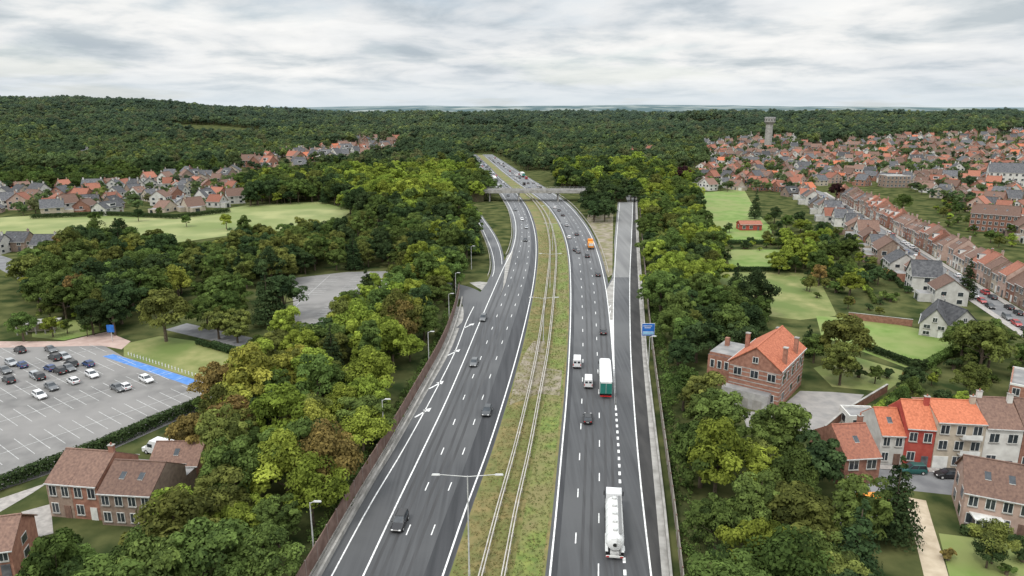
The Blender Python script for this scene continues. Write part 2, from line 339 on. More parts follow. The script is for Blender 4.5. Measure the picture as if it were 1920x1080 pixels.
for f in (GA,GB):
    guardrail(f,40,yv(357),'guard_rail'); guardrail(Off(f,.42),40,yv(357),'guard_rail')
guardrail(Off(R4e,.8),yv(515),yv(360),'guard_rail')
guardrail(Off(A_,-.5),yv(480),yv(360),'guard_rail')
guardrail(Off(Q1l,-.6),yv(520),yv(390),'guard_rail')
def wall(f,y0,y1,name,h,th,m,mp=None,post=4.,ph=None,base=0):
    b=MB(); y=y0
    while y<y1:
        y2=min(y+post,y1); xa,xb=f(y),f(y2)
        b.hexa([(xa-th/2,y,base),(xb-th/2,y2,base),(xb+th/2,y2,base),(xa+th/2,y,base),(xa-th/2,y,h),(xb-th/2,y2,h),(xb+th/2,y2,h),(xa+th/2,y,h)],m)
        if mp: b.box((xa,y,(ph or h+.15)/2),(.2,.2,ph or h+.15),mp)
        y=y2
    b.obj(name)
wall(FL,30,yv(545),'noise_barrier',3.2,.12,M['brownp'],mat('barrier_post',(.24,.19,.17)),4,base=.5)
wall(FL,30,yv(545),'noise_barrier_plinth',.5,.35,M['conc'],None,8)
wall(Off(FL,1.3),30,yv(560),'concrete_barrier',.85,.35,M['conc'],None,8)
wall(Off(F_,-.2),30,yv(380),'concrete_barrier',.9,.35,M['conc'],None,8)
wall(FR,30,yv(395),'noise_barrier',2.3,.12,mat('weathered_panel',(.22,.2,.17),(.33,.3,.26),scale=.6),M['brownp'],4)
# ---------------------------------------------------------------- overpass bridge
b=MB(); cb=M['conc']; yb=468; xa,xb=-19,53
b.box(((xa+xb)/2,yb,6.3),(xb-xa,11,1.3),cb,.0)
for s_ in (-1,1):
    b.box(((xa+xb)/2,yb+s_*5.3,7.35),(xb-xa,.35,.8),cb)
    for i in range(24): b.box((xa+3*i+1,yb+s_*5.3,8.15),(.08,.08,.8),M['steel'])
    b.box(((xa+xb)/2,yb+s_*5.3,8.6),(xb-xa,.1,.1),M['steel'])
for x in (-15,4.6,31,xb-6,):
    for dy in (-4,-1.3,1.3,4): b.tube((x,yb+dy,0),(x,yb+dy,5.2),.45,.45,cb,10)
    b.box((x,yb,5.4),(1.2,10,.5),cb)
b.box(((xa+xb)/2,yb,6.97),(xb-xa-.1,9.6,.04),M['street'])
for x,s_ in ((xa,-1),(xb,1)):
    b.hexa([(x,yb-6,0),(x+s_*24,yb-6,0),(x+s_*24,yb+6,0),(x,yb+6,0),(x,yb-6,6.8),(x+s_*22,yb-6,6.8),(x+s_*22,yb+6,6.8),(x,yb+6,6.8)],M['ground'])
b.obj('overpass_bridge')
# ---------------------------------------------------------------- surfaces off the motorway
LOT=[(400,722),(400,758),(300,803),(200,848),(80,893),(0,920),(-250,1040),(-420,700),(-150,648),(190,645),(230,668)]
poly('car_park',LOT,.012,M['asph_l'])
poly('accessible_parking_strip',[(192,668),(212,664),(372,714),(352,722)],.02,M['bluep'])
pk=MB(); lw=[G(u,v) for u,v in LOT]; fd=M['fade']
a=Vector((.80,-.60)); bb=Vector((-.60,-.80)); O=Vector(G(392,742))
def lin(p,q,wd,zz=.022):
    if not(inpoly(p.x,p.y,lw) and inpoly(q.x,q.y,lw)): return
    d=(q-p).normalized(); n=Vector((-d.y,d.x))*wd/2
    pk.face([(p.x-n.x,p.y-n.y,zz),(q.x-n.x,q.y-n.y,zz),(q.x+n.x,q.y+n.y,zz),(p.x+n.x,p.y+n.y,zz)],fd)
for i in range(8):
    s_=-(5.5+15.5*i)
    for j in range(34):
        c=O+a*s_+bb*(j*2.5-12)
        lin(c-a*4.9,c+a*4.9,.11); lin(c,c+bb*2.5,.11,.024)
for k in range(8):
    p0=Vector(G(212,664)).lerp(Vector(G(372,714)),k/7); p1=Vector(G(192,668)).lerp(Vector(G(352,722)),k/7); lin(p0,p1,.12,.026)
pk.obj('parking_marking')
LOT2=[(545,522),(650,510),(745,508),(780,528),(700,575),(630,640),(555,620)]
poly('car_park',LOT2,.012,M['asph_l'])
pk=MB(); lw=[G(u,v) for u,v in LOT2]
for i in range(8):
    for j in range(45):
        c=Vector((-110+i*14,140+j*2.6)); lin(c-Vector((4.6,0)),c+Vector((4.6,0)),.13); lin(c,c+Vector((0,2.6)),.13,.024)
pk.obj('parking_marking')
poly('dry_lawn',[(232,645),(300,630),(440,650),(452,700),(440,728),(402,722),(232,668)],.01,M['lawn2'])
poly('promenade',[(-250,655),(-200,640),(0,640),(120,640),(200,622),(245,640),(228,655),(190,648),(0,652)],.016,mat('pink_paving',(.42,.3,.26),(.5,.38,.33),scale=.5))
strip('access_road',[(330,612),(400,628),(480,645),(560,650)],7,.012,M['street'])
strip('access_road',[(-60,470),(0,490),(60,520),(120,565),(180,560),(240,530)],9,.012,M['street'])
poly('meadow',[(-200,404),(0,408),(150,398),(330,406),(470,384),(600,378),(660,395),(620,425),(440,440),(330,455),(250,460),(60,455),(-200,465)],.01,M['field'])
poly('garden_lawn',[(60,600),(160,600),(200,620),(120,638),(60,632)],.011,M['lawn'])
poly('grass_field',[(1303,362),(1395,355),(1420,400),(1445,425),(1450,450),(1360,455),(1330,420)],.01,M['lawn'])
poly('lawn',[(1360,468),(1470,468),(1482,503),(1370,505)],.012,M['lawn'])
poly('grass_field',[(1310,510),(1530,512),(1570,592),(1500,600),(1420,590),(1310,560)],.01,M['lawn2'])
poly('lawn',[(1530,592),(1640,600),(1800,632),(1800,660),(1700,690),(1620,660),(1540,630)],.011,M['lawn'])
poly('lawn',[(1525,690),(1600,668),(1710,700),(1660,735),(1560,725)],.012,M['lawn2'])
poly('courtyard',[(1390,770),(1450,775),(1500,733),(1560,735),(1620,740),(1580,790),(1540,820),(1400,800)],.012,mat('courtyard_paving',(.25,.24,.23),(.33,.31,.29),scale=.5,detail=8))
poly('forecourt',[(1575,860),(1650,860),(1990,885),(2100,900),(2100,945),(1800,930),(1690,918),(1640,990),(1575,985)],.011,M['street'])
poly('pavement',[(1650,872),(1990,894),(1990,901),(1650,880)],.12,M['pave'])
strip('sandy_path',[(1716,935),(1728,980),(1742,1030),(1765,1120),(1790,1250)],3.0,.016,M['sand'])
poly('garden_lawn',[(1760,1000),(1800,1005),(1990,1030),(2000,1200),(1810,1200)],.012,M['lawn'])
poly('yard_paving',[(40,960),(95,945),(100,1000),(60,1010)],.012,M['pave'])
poly('pavement',[(-100,965),(0,935),(90,905),(60,925),(0,960),(-100,1000)],.02,M['pave'])
sa=Vector((143,172)); sb=Vector((228,517)); sd=(sb-sa).normalized(); sn=Vector((sd.y,-sd.x))
strip('village_street',[tuple(sa-sd*80),tuple(sa),tuple(sa.lerp(sb,.5)),tuple(sb),tuple(sb+sd*180+sn*-40)],7,.02,M['street'],True)
for s_ in (-1,1):
    p=[tuple(q+sn*s_*4.7) for q in (sa-sd*80,sa,sa.lerp(sb,.5),sb)]
    strip('pavement',p,2.2,.13,M['pave'],True)
strip('village_street',[(1345,300),(1320,325),(1300,345)],7,.02,M['street'])
for off in (135,205):
    strip('village_street',[tuple(sa+sn*off+sd*20),tuple(sa+sn*(off+5)+sd*300),tuple(sa+sn*(off-15)+sd*600)],6,.02,M['street'],True)
# ---------------------------------------------------------------- houses
def house_mesh(wd,d,he,hr,wall_,roof,st=2,nw=2,ridge='x',chim=1,sky=1,flat=False,dormer=0,band_=None,fr=None,door=True,party=False,garage=False,ext=0):
    b=MB(); W_=wall_; fr=fr or M['frame']
    b.box((0,0,he/2),(wd,d,he),W_,mt=RF['flat'] if flat else None)
    o=.3; x,y=wd/2,d/2
    if flat:
        for s_ in(-1,1):
            b.box((0,s_*(y-.1),he+.2),(wd+.1,.25,.4),M['frame'] if W_!=W['beige'] else M['conc']); b.box((s_*(x-.1),0,he+.2),(.25,d-.5,.4),W_)
    else:
        if ridge=='x':
            for s_ in (-1,1): b.face([(s_*x,-y,he),(s_*x,y,he),(s_*x,0,he+hr)],W_)
            xo=x+(0 if party else o)
            for s_ in (-1,1):
                e=(y+o); ze=he-o*hr/y
                b.hexa([(-xo,s_*e,ze),(xo,s_*e,ze),(xo,0,he+hr),(-xo,0,he+hr),(-xo,s_*e,ze+.18),(xo,s_*e,ze+.18),(xo,0,he+hr+.18),(-xo,0,he+hr+.18)],roof)
                b.box((0,s_*(e+.07),ze+.08),(2*xo,.14,.14),M['steel'])
            b.box((0,0,he+hr+.17),(2*xo,.3,.14),roof)
        else:
            for s_ in (-1,1): b.face([(-x,s_*y,he),(x,s_*y,he),(0,s_*y,he+hr)],W_)
            for s_ in (-1,1):
                e=(x+o); ze=he-o*hr/x; yo=y+o
                b.hexa([(s_*e,-yo,ze),(s_*e,yo,ze),(0,yo,he+hr),(0,-yo,he+hr),(s_*e,-yo,ze+.18),(s_*e,yo,ze+.18),(0,yo,he+hr+.18),(0,-yo,he+hr+.18)],roof)
                b.box((s_*(e+.07),0,ze+.08),(.14,2*yo,.14),M['steel'])
            b.box((0,0,he+hr+.17),(.3,2*yo,.14),roof)
    if ext:
        b.box((wd*.12,y+1.9,1.45),(wd*.6,3.8,2.9),W_,mt=RF['flat'])
        b.box((wd*.12,y+3.85,1.2),(2.4,.08,2.1),M['glass'])
        if ext>1:
            b.box((x+1.6,-1,1.35),(3.2,6,2.7),W_,mt=RF['flat']); b.box((x+1.6,-4.04,1.15),(2.5,.08,2.2),M['frame'])
    sh=he/st
    def win(px_,side,zc,ww,hh):
        f_=fr
        for (k,m_,ex) in ((1,f_,.05),(0,M['glass'],.08)):
            a_=ww+(.2 if k else 0); h_=hh+(.2 if k else 0)
            if side in(0,2):
                sy=-1 if side==0 else 1; b.box((px_,sy*(y+ex/2),zc),(a_,ex,h_),m_)
            else:
                sx_=1 if side==1 else -1; b.box((sx_*(x+ex/2),px_,zc),(ex,a_,h_),m_)
        if side==0:
            b.box((px_,-(y+.05),zc),(.07,.12,hh),f_); b.box((px_,-(y+.1),zc-hh/2-.16),(ww+.3,.2,.1),M['conc'])
    for s_ in range(st):
        zc=s_*sh+sh*.55; hh=min(1.5,sh*.52)
        for side,L_ in ((0,wd),(2,wd),(1,d),(3,d)):
            if side in(1,3) and party: continue
            if ext and side==2 and s_==0: continue
            if ext>1 and side==1 and s_==0: continue
            n=nw if side in (0,2) else max(1,int(d/4.5))
            for i in range(n):
                px_=-L_/2+L_*(i+.5)/n
                if side==0 and s_==0 and i==n-1 and door:
                    b.box((px_,-(y+.04),1.05),(1.1,.08,2.1),random.choice([M['frame'],RF['brown'],RF['dark']])); continue
                if garage and side==0 and s_==0 and i==0:
                    b.box((px_,-(y+.04),1.15),(2.4,.08,2.3),M['frame']); continue
                win(px_,side,zc,min(1.5,L_/n*.5),hh)
    if ridge=='y' and not flat and hr>2.5:
        win(0,0,he+hr*.3,1,1.1); win(0,2,he+hr*.3,1,1.1)
    if band_:
        zz=1.2
        while zz<he-.3:
            for s_ in(-1,1):
                b.box((0,s_*(y+.012),zz),(wd+.05,.024,.2),band_); b.box((s_*(x+.012),0,zz),(.024,d,.2),band_)
            zz+=.95
    for c in range(chim):
        if ridge=='x': cx,cy=(x-.6)*(1 if c%2==0 else -1),R(-.4,.4)*y*.4
        else: cx,cy=.15*x,(y-.8)*(1 if c%2==0 else -1)
        b.box((cx,cy,he+hr*.75+.6),(.8,.55,hr*.5+1.1),W_); b.box((cx,cy,he+hr+1.2),(.95,.7,.12),M['conc']); b.tube((cx,cy,he+hr+1.25),(cx,cy,he+hr+1.6),.14,.12,RF['red'],6)
    if not flat:
        sl=hr/(y if ridge=='x' else x)
        for c in range(sky):
            if ridge=='x':
                px_=(-.5+(c+.5)/max(1,sky))*wd*.7; yy=-y*.5; zc=he+hr*.5+.22; dx=.4
                b.hexa([(px_-dx,yy-.5,zc-.5*sl),(px_+dx,yy-.5,zc-.5*sl),(px_+dx,yy+.5,zc+.5*sl),(px_-dx,yy+.5,zc+.5*sl)]+[(px_-dx,yy-.5,zc-.5*sl+.1),(px_+dx,yy-.5,zc-.5*sl+.1),(px_+dx,yy+.5,zc+.5*sl+.1),(px_-dx,yy+.5,zc+.5*sl+.1)],M['frame'],M['glass'])
        if dormer and ridge=='x':
            b.box((0,-y*.55,he+hr*.45),(wd*.34,y*.6,hr*.5),M['frame'],mt=RF['dark']); b.box((0,-y*.55-y*.3-.03,he+hr*.48),(wd*.28,.05,hr*.33),M['glass'])
    return b
OCC=[]
def hat(p0,p1,d,name='brick_house',gap=0,**k):
    x0,y0=G(*p0); x1,y1=G(*p1); wd=math.hypot(x1-x0,y1-y0)-gap; r=math.atan2(y1-y0,x1-x0)
    cx,cy=(x0+x1)/2-math.sin(r)*d/2,(y0+y1)/2+math.cos(r)*d/2
    OCC.append((cx,cy,max(wd,d)*.55+2.5))
    return house_mesh(wd,d,**k).obj(name,(cx,cy,0),r)
def k(wall_,roof,he,hr,**q): return dict(wall_=W[wall_],roof=RF[roof],he=he,hr=hr,**q)
hat((1578,918),(1644,914),10,'brick_house',**k('brick','red',5.6,3.4,nw=2,sky=1,chim=1,party=True,ext=1))
hat((1645,870),(1690,872),9,'terraced_house',**k('white','orange',5.6,3.,nw=2,party=True,chim=0,ext=1))
hat((1690.5,873),(1744,877),9,'terraced_house',**k('deep','orange',7.2,3.2,nw=2,party=True,chim=1,dormer=0,sky=0,ext=1))
hat((1745,877),(1835,882),10,'apartment_building',**k('beige','orange',8.6,2.0,st=3,nw=3,party=True,chim=1,sky=0,garage=True))
hat((1835.5,882),(1904,886),10,'terraced_house',**k('white','brown',8.0,3.4,nw=2,party=True,chim=2,sky=0,ext=1))
hat((1905,886),(1990,892),10,'terraced_house',**k('brick','brown',8.0,3.4,nw=3,party=True,chim=1,ext=1))
hat((1800,985),(1930,1012),9,'brick_house',**k('pink','brown',5.6,3.6,nw=4,chim=1,sky=2))
hat((1935,1012),(2060,1040),9,'brick_house',**k('pink','brown',5.6,3.6,nw=4,chim=1,sky=2))
x0,y0=G(1800,880)
b=MB()
for zz in (3.0,5.9):
    b.box((0,-.5,zz),(3.2,1.1,.16),M['conc']); b.box((0,-1.0,zz+.5),(3.2,.06,.8),M['frame'])
b.obj('balcony',(x0+.6,y0,0),-.1)
x0,y0=G(1828,985); b=MB()
b.box((0,0,1.2),(3.6,3,2.4),M['glass']); b.box((0,0,2.5),(3.9,3.3,.2),M['frame'])
for i in range(5): b.box((-1.8+.9*i,-1.54,1.2),(.1,.1,2.4),M['frame'])
b.obj('conservatory',(x0+.3,y0-1.2,0),-.2)
x0,y0=G(1616,945); b=MB(); b.box((0,0,1.3),(4.6,3,2.6),W['brick'],mt=RF['flat']); b.hexa([(-2.3,-3.2,2.3),(2.3,-3.2,2.3),(2.3,-1.5,2.9),(-2.3,-1.5,2.9),(-2.3,-3.2,2.4),(2.3,-3.2,2.4),(2.3,-1.5,3.0),(-2.3,-1.5,3.0)],M['orange'])
b.box((0,-1.55,1.1),(3.4,.08,1.8),M['glass'])
b.obj('awning_annex',(x0,y0,0),0.05); OCC.append((x0,y0-3,6))
# old schoolhouse
cx,cy=G(1457,771); r=math.atan2(-6,8)
wd,dp=10.5,17.5
ox=cx-math.cos(r)*wd/2-math.sin(r)*dp/2; oy=cy-math.sin(r)*wd/2+math.cos(r)*dp/2
OCC.append((ox,oy,13))
hb=house_mesh(wd,dp,8.8,3.9,W['brick'],mat('weathered_orange_tiles',(.33,.10,.055),(.52,.18,.10),scale=1.3,stretch=TS,detail=8),st=2,nw=3,ridge='y',chim=0,sky=0,band_=M['pave'],door=False)
for i in range(5): hb.box((wd/2+.06,-7+3.4*i,6.2),(.1,1.0,2.0),M['frame']); hb.box((wd/2+.1,-7+3.4*i,6.2),(.1,.7,1.7),M['glass'])
for (qx,qy) in ((wd/2-.5,-5),(wd/2-.5,3),(-.5,dp/2-1),(-wd/2+.6,0)):
    hb.box((qx,qy,10.6),(.8,.8,3.8),W['brick']); hb.box((qx,qy,12.6),(1,1,.2),M['conc'])
hb.box((-1,-dp/2-1.2,1.8),(wd-1,2.4,3.6),W['grey'],mt=RF['flat'])
for i in range(3): hb.box((-3.8+2.8*i,-dp/2-2.44,1.2),(1.9,.08,2.1),M['conc'])
hb.box((-wd/2-3.6,2.5,3.4),(7,10,6.8),W['brick'],mt=RF['dark'])
hb.box((-wd/2-3.6,2.5,7.1),(6.6,9.4,.6),W['brick'],mt=RF['flat'])
for i in range(4): hb.box((-wd/2-6.0+1.6*i,-2.54,4.9),(1.0,.1,1.9),M['frame']); hb.box((-wd/2-6.0+1.6*i,-2.58,4.9),(.7,.12,1.6),M['glass'])
hb.box((-wd/2-5.2,4,8),(.9,.9,2.6),W['brick'])
hb.obj('brick_schoolhouse',(ox,oy,0),r)
hat((1722,628),(1775,636),11,'detached_house',**k('white','dark',3.6,4.2,ridge='y',nw=2,chim=0,sky=0))
hat((1777,632),(1832,630),11,'detached_house',**k('white','dark',3.4,4.0,ridge='y',nw=2,chim=1,sky=0))
hat((1885,768),(1990,790),12,'brick_building',**k('brick','flat',5.5,0,flat=True,nw=4,chim=0,sky=0))
hat((1590,806),(1648,808),5,'garden_shed',**k('white','flat',2.6,0,st=1,flat=True,nw=2,chim=0,sky=0))
hat((1388,432),(1428,432),7,'brick_shed',**k('deep','red',3,1.4,st=1,nw=3,chim=0,sky=0))
hat((1815,432),(1905,440),14,'brick_apartment_block',**k('brick','brown',9,4,st=3,nw=8,chim=3,sky=3))
hat((1850,348),(1945,352),16,'large_country_house',**k('white','dark',11,7,st=3,nw=8,chim=3,sky=3))
hat((1660,352),(1705,352),12,'brick_apartment_block',**k('brown','flat',9,0,st=3,nw=6,flat=True,chim=0,sky=0))
hat((97,968),(142,972),9.5,'terraced_house',**k('brown','brown',5.8,3.0,nw=2,party=True,chim=0,sky=0))
hat((142.5,972),(192,976),9.5,'terraced_house',**k('brick','brown',5.8,3.0,nw=2,party=True,chim=1,sky=0,ext=1))
hat((193,984),(292,990),9,'terraced_house',**k('brown','brown',5.4,2.8,nw=4,party=True,chim=0,sky=2,ext=1))
hat((285,905),(372,905),7,'brick_house',**k('brick','brown',3.2,2.4,st=1,nw=3,chim=0))
hat((-60,1095),(30,1082),8,'brick_house',**k('brick','brown',4.2,2.6,nw=3,chim=0))
for u,v,s_ in ((-20,478,'white'),(28,472,'brown'),(80,478,'white'),(-70,470,'brick')):
    hat((u-22,v),(u+20,v),9,'detached_house',**k(s_,'dark',4.4,3.6,chim=1))
x0,y0=G(75,622); b=MB()
b.box((0,0,2.9),(10,5,.3),M['conc'])
for i in range(5):
    for s_ in(-1,1): b.tube((-4.6+2.3*i,s_*2.2,0),(-4.6+2.3*i,s_*2.2,2.75),.2,.18,M['conc'],10)
b.box((0,1.3,1.37),(7,1.6,2.74),W['beige']); b.obj('garden_pavilion',(x0,y0,0),.2); OCC.append((x0,y0,7))
protos=[]
for i,(wl,rf,he,hr,ri) in enumerate([('white','dark',4.8,4,'x'),('white','brown',4.6,4,'y'),('brick','brown',5,3.8,'x'),('brick','red',5,4,'x'),('beige','dark',4.6,3.8,'y'),('brown','brown',5.4,3.6,'x'),('pink','red',5,4,'y'),('white','brown',5.2,3.6,'x'),('brick','dark',5.2,4,'y'),('white','dark',5.2,4.2,'y'),('white','orange',3.4,4,'x'),('beige','brown',3.2,4.6,'x'),('brown','dark',3.2,4.2,'x'),('white','red',3.4,3.6,'y')]):
    protos.append(house_mesh(R(8,14),R(8,10.5),he,hr,W[wl],RF[rf],st=2 if he>4 else 1,nw=3,ridge=ri,chim=1+(i%3==0),sky=1+i%2,dormer=i%3==0,ext=i%3).mesh('detached_house'))
PW=[1.6,2,2.6,3,1.3,2.4,2,1.6,1.3,1.6,1.2,1.8,1.4,2.2]
rowp=[]
for i,(wl,rf,cx_) in enumerate([('brick','brown',1),('brick','red',1),('pink','brown',1),('brown','brown',0),('brick','red',1),('beige','brown',1),('brick','dark',1),('white','brown',1),('brick','brown',2),('pink','red',1)]):
    rowp.append(house_mesh(6,9,R(5.2,7.2),R(2.9,3.7),W[wl],RF[rf],nw=2,ridge='x',chim=cx_,sky=i%3,party=True,dormer=i%3==1,ext=1).mesh('terraced_house'))
rstreet=math.atan2(sd.y,sd.x)
t=-50.
while t<330:
    q=sa+sd*t+sn*(6.2+4.5+R(0,.5))
    put(random.choice(rowp),'terraced_house',(q.x,q.y,0),math.atan2(-sd.y,-sd.x),None,(1,1,R(.9,1.15)))
    OCC.append((q.x,q.y,6)); t+=6.03
    if random.random()<.08: t+=R(3,7)
t=40.
while t<345:
    q=sa+sd*t-sn*(8.5+R(4.,8)); wdt=R(11,15)
    me_=random.choice([protos[i] for i in (0,4,9,7,2,1,5,11,12,13)])
    put(me_,'detached_house',(q.x,q.y,0),math.atan2(sd.y,sd.x)+R(-.03,.03),sc=(R(.85,1.05),R(.9,1.1),R(.85,1.1)))
    OCC.append((q.x,q.y,7)); t+=wdt+R(0,3)
for row,off in ((0,64),(1,80)):
    t=-30.
    while t<210:
        q=sa+sd*t+sn*(off+R(-1,1)); put(random.choice(rowp) if random.random()<.6 else random.choices(protos,PW)[0],'terraced_house' ,(q.x,q.y,0),math.atan2(sd.y,sd.x)+(PI if row else 0),sc=(1,R(.9,1.1),R(.85,1.15))); OCC.append((q.x,q.y,6)); t+=R(6.1,17)
V1=[(-300,352),(0,352),(180,348),(330,326),(445,322),(440,386),(330,390),(100,394),(-300,398)]
V2=[(430,306),(520,290),(600,274),(640,262),(745,258),(750,280),(660,296),(600,305),(480,322)]
V3=[(110,288),(180,282),(188,292),(120,298)]
S1=[(1470,300),(1500,268),(1700,250),(1920,243),(2300,245),(2300,520),(2050,500),(1930,445),(1800,385),(1690,345),(1560,340),(1480,350)]
S2=[(1290,335),(1325,300),(1320,268),(1420,252),(1500,250),(1490,330),(1530,372),(1400,350),(1345,355)]
S4=[(1170,282),(1230,275),(1240,290),(1180,296)]
VIL=[V1,V2,V3,S1,S2,S4]
def occ(x,y,r):
    for a_,b_,c in OCC:
        if abs(a_-x)<c+r and (a_-x)**2+(b_-y)**2<(c+r)**2: return True
    return False
nh=0; ang=rstreet
def scatter(sp,y0,y1,rot=0,jit=.35,x0=-1.1,x1=1.1):
    co,si=math.cos(rot),math.sin(rot); n=int((y1*1.6)/sp)+2
    for i in range(-n,n):
        for j in range(-n,n):
            lx,ly=(i+R(-jit,jit))*sp,(j+R(-jit,jit))*sp
            x,y=lx*co-ly*si,lx*si+ly*co
            if y0<=y<y1 and x0*y*.8-40<x<x1*y*.8+40: yield x,y
for s_,y0,y1 in ((18,330,620),(23,620,1000),(31,1000,1700)):
    for x,y in scatter(s_,y0,y1,ang-PI/2,.33):
        tz=T(x,y); u,v=P(x,y,tz+3)
        if u<-250 or u>2200: continue
        if not any(inpoly(u,v,q) for q in VIL): continue
        if random.random()<(.15 if u>1000 else .3): continue
        if occ(x,y,3): continue
        al=ang+.9*math.sin(x/140.)*math.cos(y/170.) if u>1000 else R(0,6.28)
        pw=PW if u>1000 else [3,2,1.4,1.4,2.4,1.4,1.8,1.4,1,3,.5,2,2.4,1.5]
        kk=1.15 if y>1000 else (1. if u>1000 else 1.05)
        if 430<u<760 and y>700: kk=1.35
        put(random.choices(protos,pw)[0],'detached_house',(x,y,tz-.05),al+random.choice([0,PI/2,PI,-PI/2])+R(-.15,.15),sc=(kk*R(.8,1.25),kk*R(.85,1.15),kk*R(.8,1.15))); nh+=1
        OCC.append((x,y,6))
print('houses',nh)
y0=1080; x0=(1428-960)/1297*1085; z0=T(x0,y0)
b=MB(); c=M['conc']
b.tube((0,0,0),(0,0,36),5.5,5.2,c,20); b.tube((0,0,36),(0,0,40),5.2,8,c,20); b.tube((0,0,40),(0,0,46),8,8,c,20); b.tube((0,0,46),(0,0,47.2),8.3,7.8,RF['flat'],20)
for i in range(12):
    t=2*PI*i/12; b.box((math.cos(t)*8.02,math.sin(t)*8.02,43.),(.3,1.2,2.6),M['glass'],t)
b.obj('water_tower',(x0,y0,z0))
# ---------------------------------------------------------------- vehicles
def wheels(b,W_,ys_,r=.34):
    for y in ys_:
        for s_ in(-1,1): b.tube((s_*(W_-.2),y,r),(s_*(W_+.02),y,r),r,r,M['tyre'],14); b.tube((s_*(W_+.02),y,r),(s_*(W_+.035),y,r),r*.55,r*.5,M['steel'],10)
def car_mesh(Ln=4.4,Wd=.9,H=1.47,belt=.93,kind='hatch'):
    b=MB(); p=M['paint']; h=Ln/2
    st={'hatch':[(-h,.45,.8,.8),(-h+.15,.28,.98,.92),(-h+.6,.25,belt+.04,1),(.6,.25,belt,1),(1.0,.25,belt-.02,1),(h-.5,.25,.78,.97),(h-.08,.3,.66,.86),(h,.42,.58,.78)],
        'sedan':[(-h,.45,.82,.82),(-h+.1,.3,.93,.92),(-h+.7,.25,belt,1),(.6,.25,belt,1),(.95,.25,belt-.02,1),(h-.5,.25,.76,.97),(h-.08,.3,.64,.86),(h,.42,.56,.78)]}['sedan' if kind=='sedan' else 'hatch']
    k_=b.mi(p); prev=None
    for (y,zb,zt,ws) in st:
        w_=Wd*ws; zm=zb+(zt-zb)*.55
        ring=[(-w_*.93,y,zb),(w_*.93,y,zb),(w_,y,zm),(w_*.93,y,zt-.04),(w_*.8,y,zt),(-w_*.8,y,zt),(-w_*.93,y,zt-.04),(-w_,y,zm)]
        base=len(b.v); b.v+=ring
        if prev is None: b.f.append(tuple(range(base,base+8))); b.m.append(k_)
        else:
            for i in range(8):
                j=(i+1)%8; b.f.append((prev+i,prev+j,base+j,base+i)); b.m.append(k_)
        prev=base
    b.f.append(tuple(range(prev,prev+8))[::-1]); b.m.append(k_)
    yf=.95; yr=-h+.2 if kind!='sedan' else -h+.75; tf,tr=.15,(-h+.65 if kind!='sedan' else -h+1.3)
    if kind=='suv': tr=-h+.4
    w0,w1=Wd*.88,Wd*.7
    lo=[(-w0,yr,belt-.02),(w0,yr,belt-.02),(w0,yf,belt-.04),(-w0,yf,belt-.04)]; hi=[(-w1,tr,H-.06),(w1,tr,H-.06),(w1,tf,H-.06),(-w1,tf,H-.06)]
    b.hexa(lo+hi,M['glass'])
    b.hexa([(-w1-.03,tr-.06,H-.07),(w1+.03,tr-.06,H-.07),(w1+.03,tf+.04,H-.07),(-w1-.03,tf+.04,H-.07),(-w1*.85,tr+.1,H),(w1*.85,tr+.1,H),(w1*.85,tf-.12,H),(-w1*.85,tf-.12,H)],p)
    for s_ in(-1,1):
        for (ya,yt) in ((yf,tf),((yf+yr)/2,(tf+tr)/2),(yr,tr)):
            b.hexa([(s_*(w0+.01),ya-.06,belt-.03),(s_*(w0+.01),ya+.06,belt-.03),(s_*(w0-.05),ya+.06,belt-.03),(s_*(w0-.05),ya-.06,belt-.03),(s_*(w1+.02),yt-.05,H-.05),(s_*(w1+.02),yt+.05,H-.05),(s_*(w1-.04),yt+.05,H-.05),(s_*(w1-.04),yt-.05,H-.05)],p)
        b.box((s_*(Wd+.06),.72,belt+.03),(.16,.12,.12),p)
        b.box((s_*Wd*.68,-h+.03,.78),(.26,.12,.16),M['lamp_r']); b.box((s_*Wd*.62,h-.06,.62),(.3,.14,.12),M['lamp_w'])
    b.box((0,-h-.005,.6),(.5,.03,.12),M['frame']); b.box((0,h+.005,.5),(.9,.03,.12),M['tyre'])
    wheels(b,Wd,(-h+.85,h-.85)); return b.mesh('car')
cars=[car_mesh(),car_mesh(4.6,.92,1.68,1.02,'suv'),car_mesh(4.7,.91,1.45,.93,'sedan'),car_mesh(4.0,.86,1.5,.95)]
def van_mesh():
    b=MB(); p=M['paint']
    b.hexa([(-.98,-2.7,.35),(.98,-2.7,.35),(.98,2.6,.35),(-.98,2.6,.35),(-.98,-2.7,1.15),(.98,-2.7,1.15),(.98,2.6,1.0),(-.98,2.6,1.0)],p)
    b.hexa([(-.97,-2.7,1.15),(.97,-2.7,1.15),(.95,1.9,1.05),(-.95,1.9,1.05),(-.86,-2.6,2.35),(.86,-2.6,2.35),(.84,1.0,2.35),(-.84,1.0,2.35)],p)
    b.hexa([(-.84,1.93,1.12),(.84,1.93,1.12),(.84,2.0,1.1),(-.84,2.0,1.1),(-.76,1.12,2.2),(.76,1.12,2.2),(.76,1.2,2.2),(-.76,1.2,2.2)],M['glass'])
    for s_ in(-1,1):
        b.box((s_*.94,.9,1.6),(.1,.9,.5),M['glass']); b.box((s_*.85,-2.72,1.1),(.14,.06,.5),M['lamp_r']); b.box((s_*.45,-2.72,1.75),(.6,.06,.45),M['glass'])
    b.box((0,-2.74,.5),(1.9,.1,.18),M['tyre']); wheels(b,.98,(-1.75,1.75),.36); return b.mesh('van')
van=van_mesh()
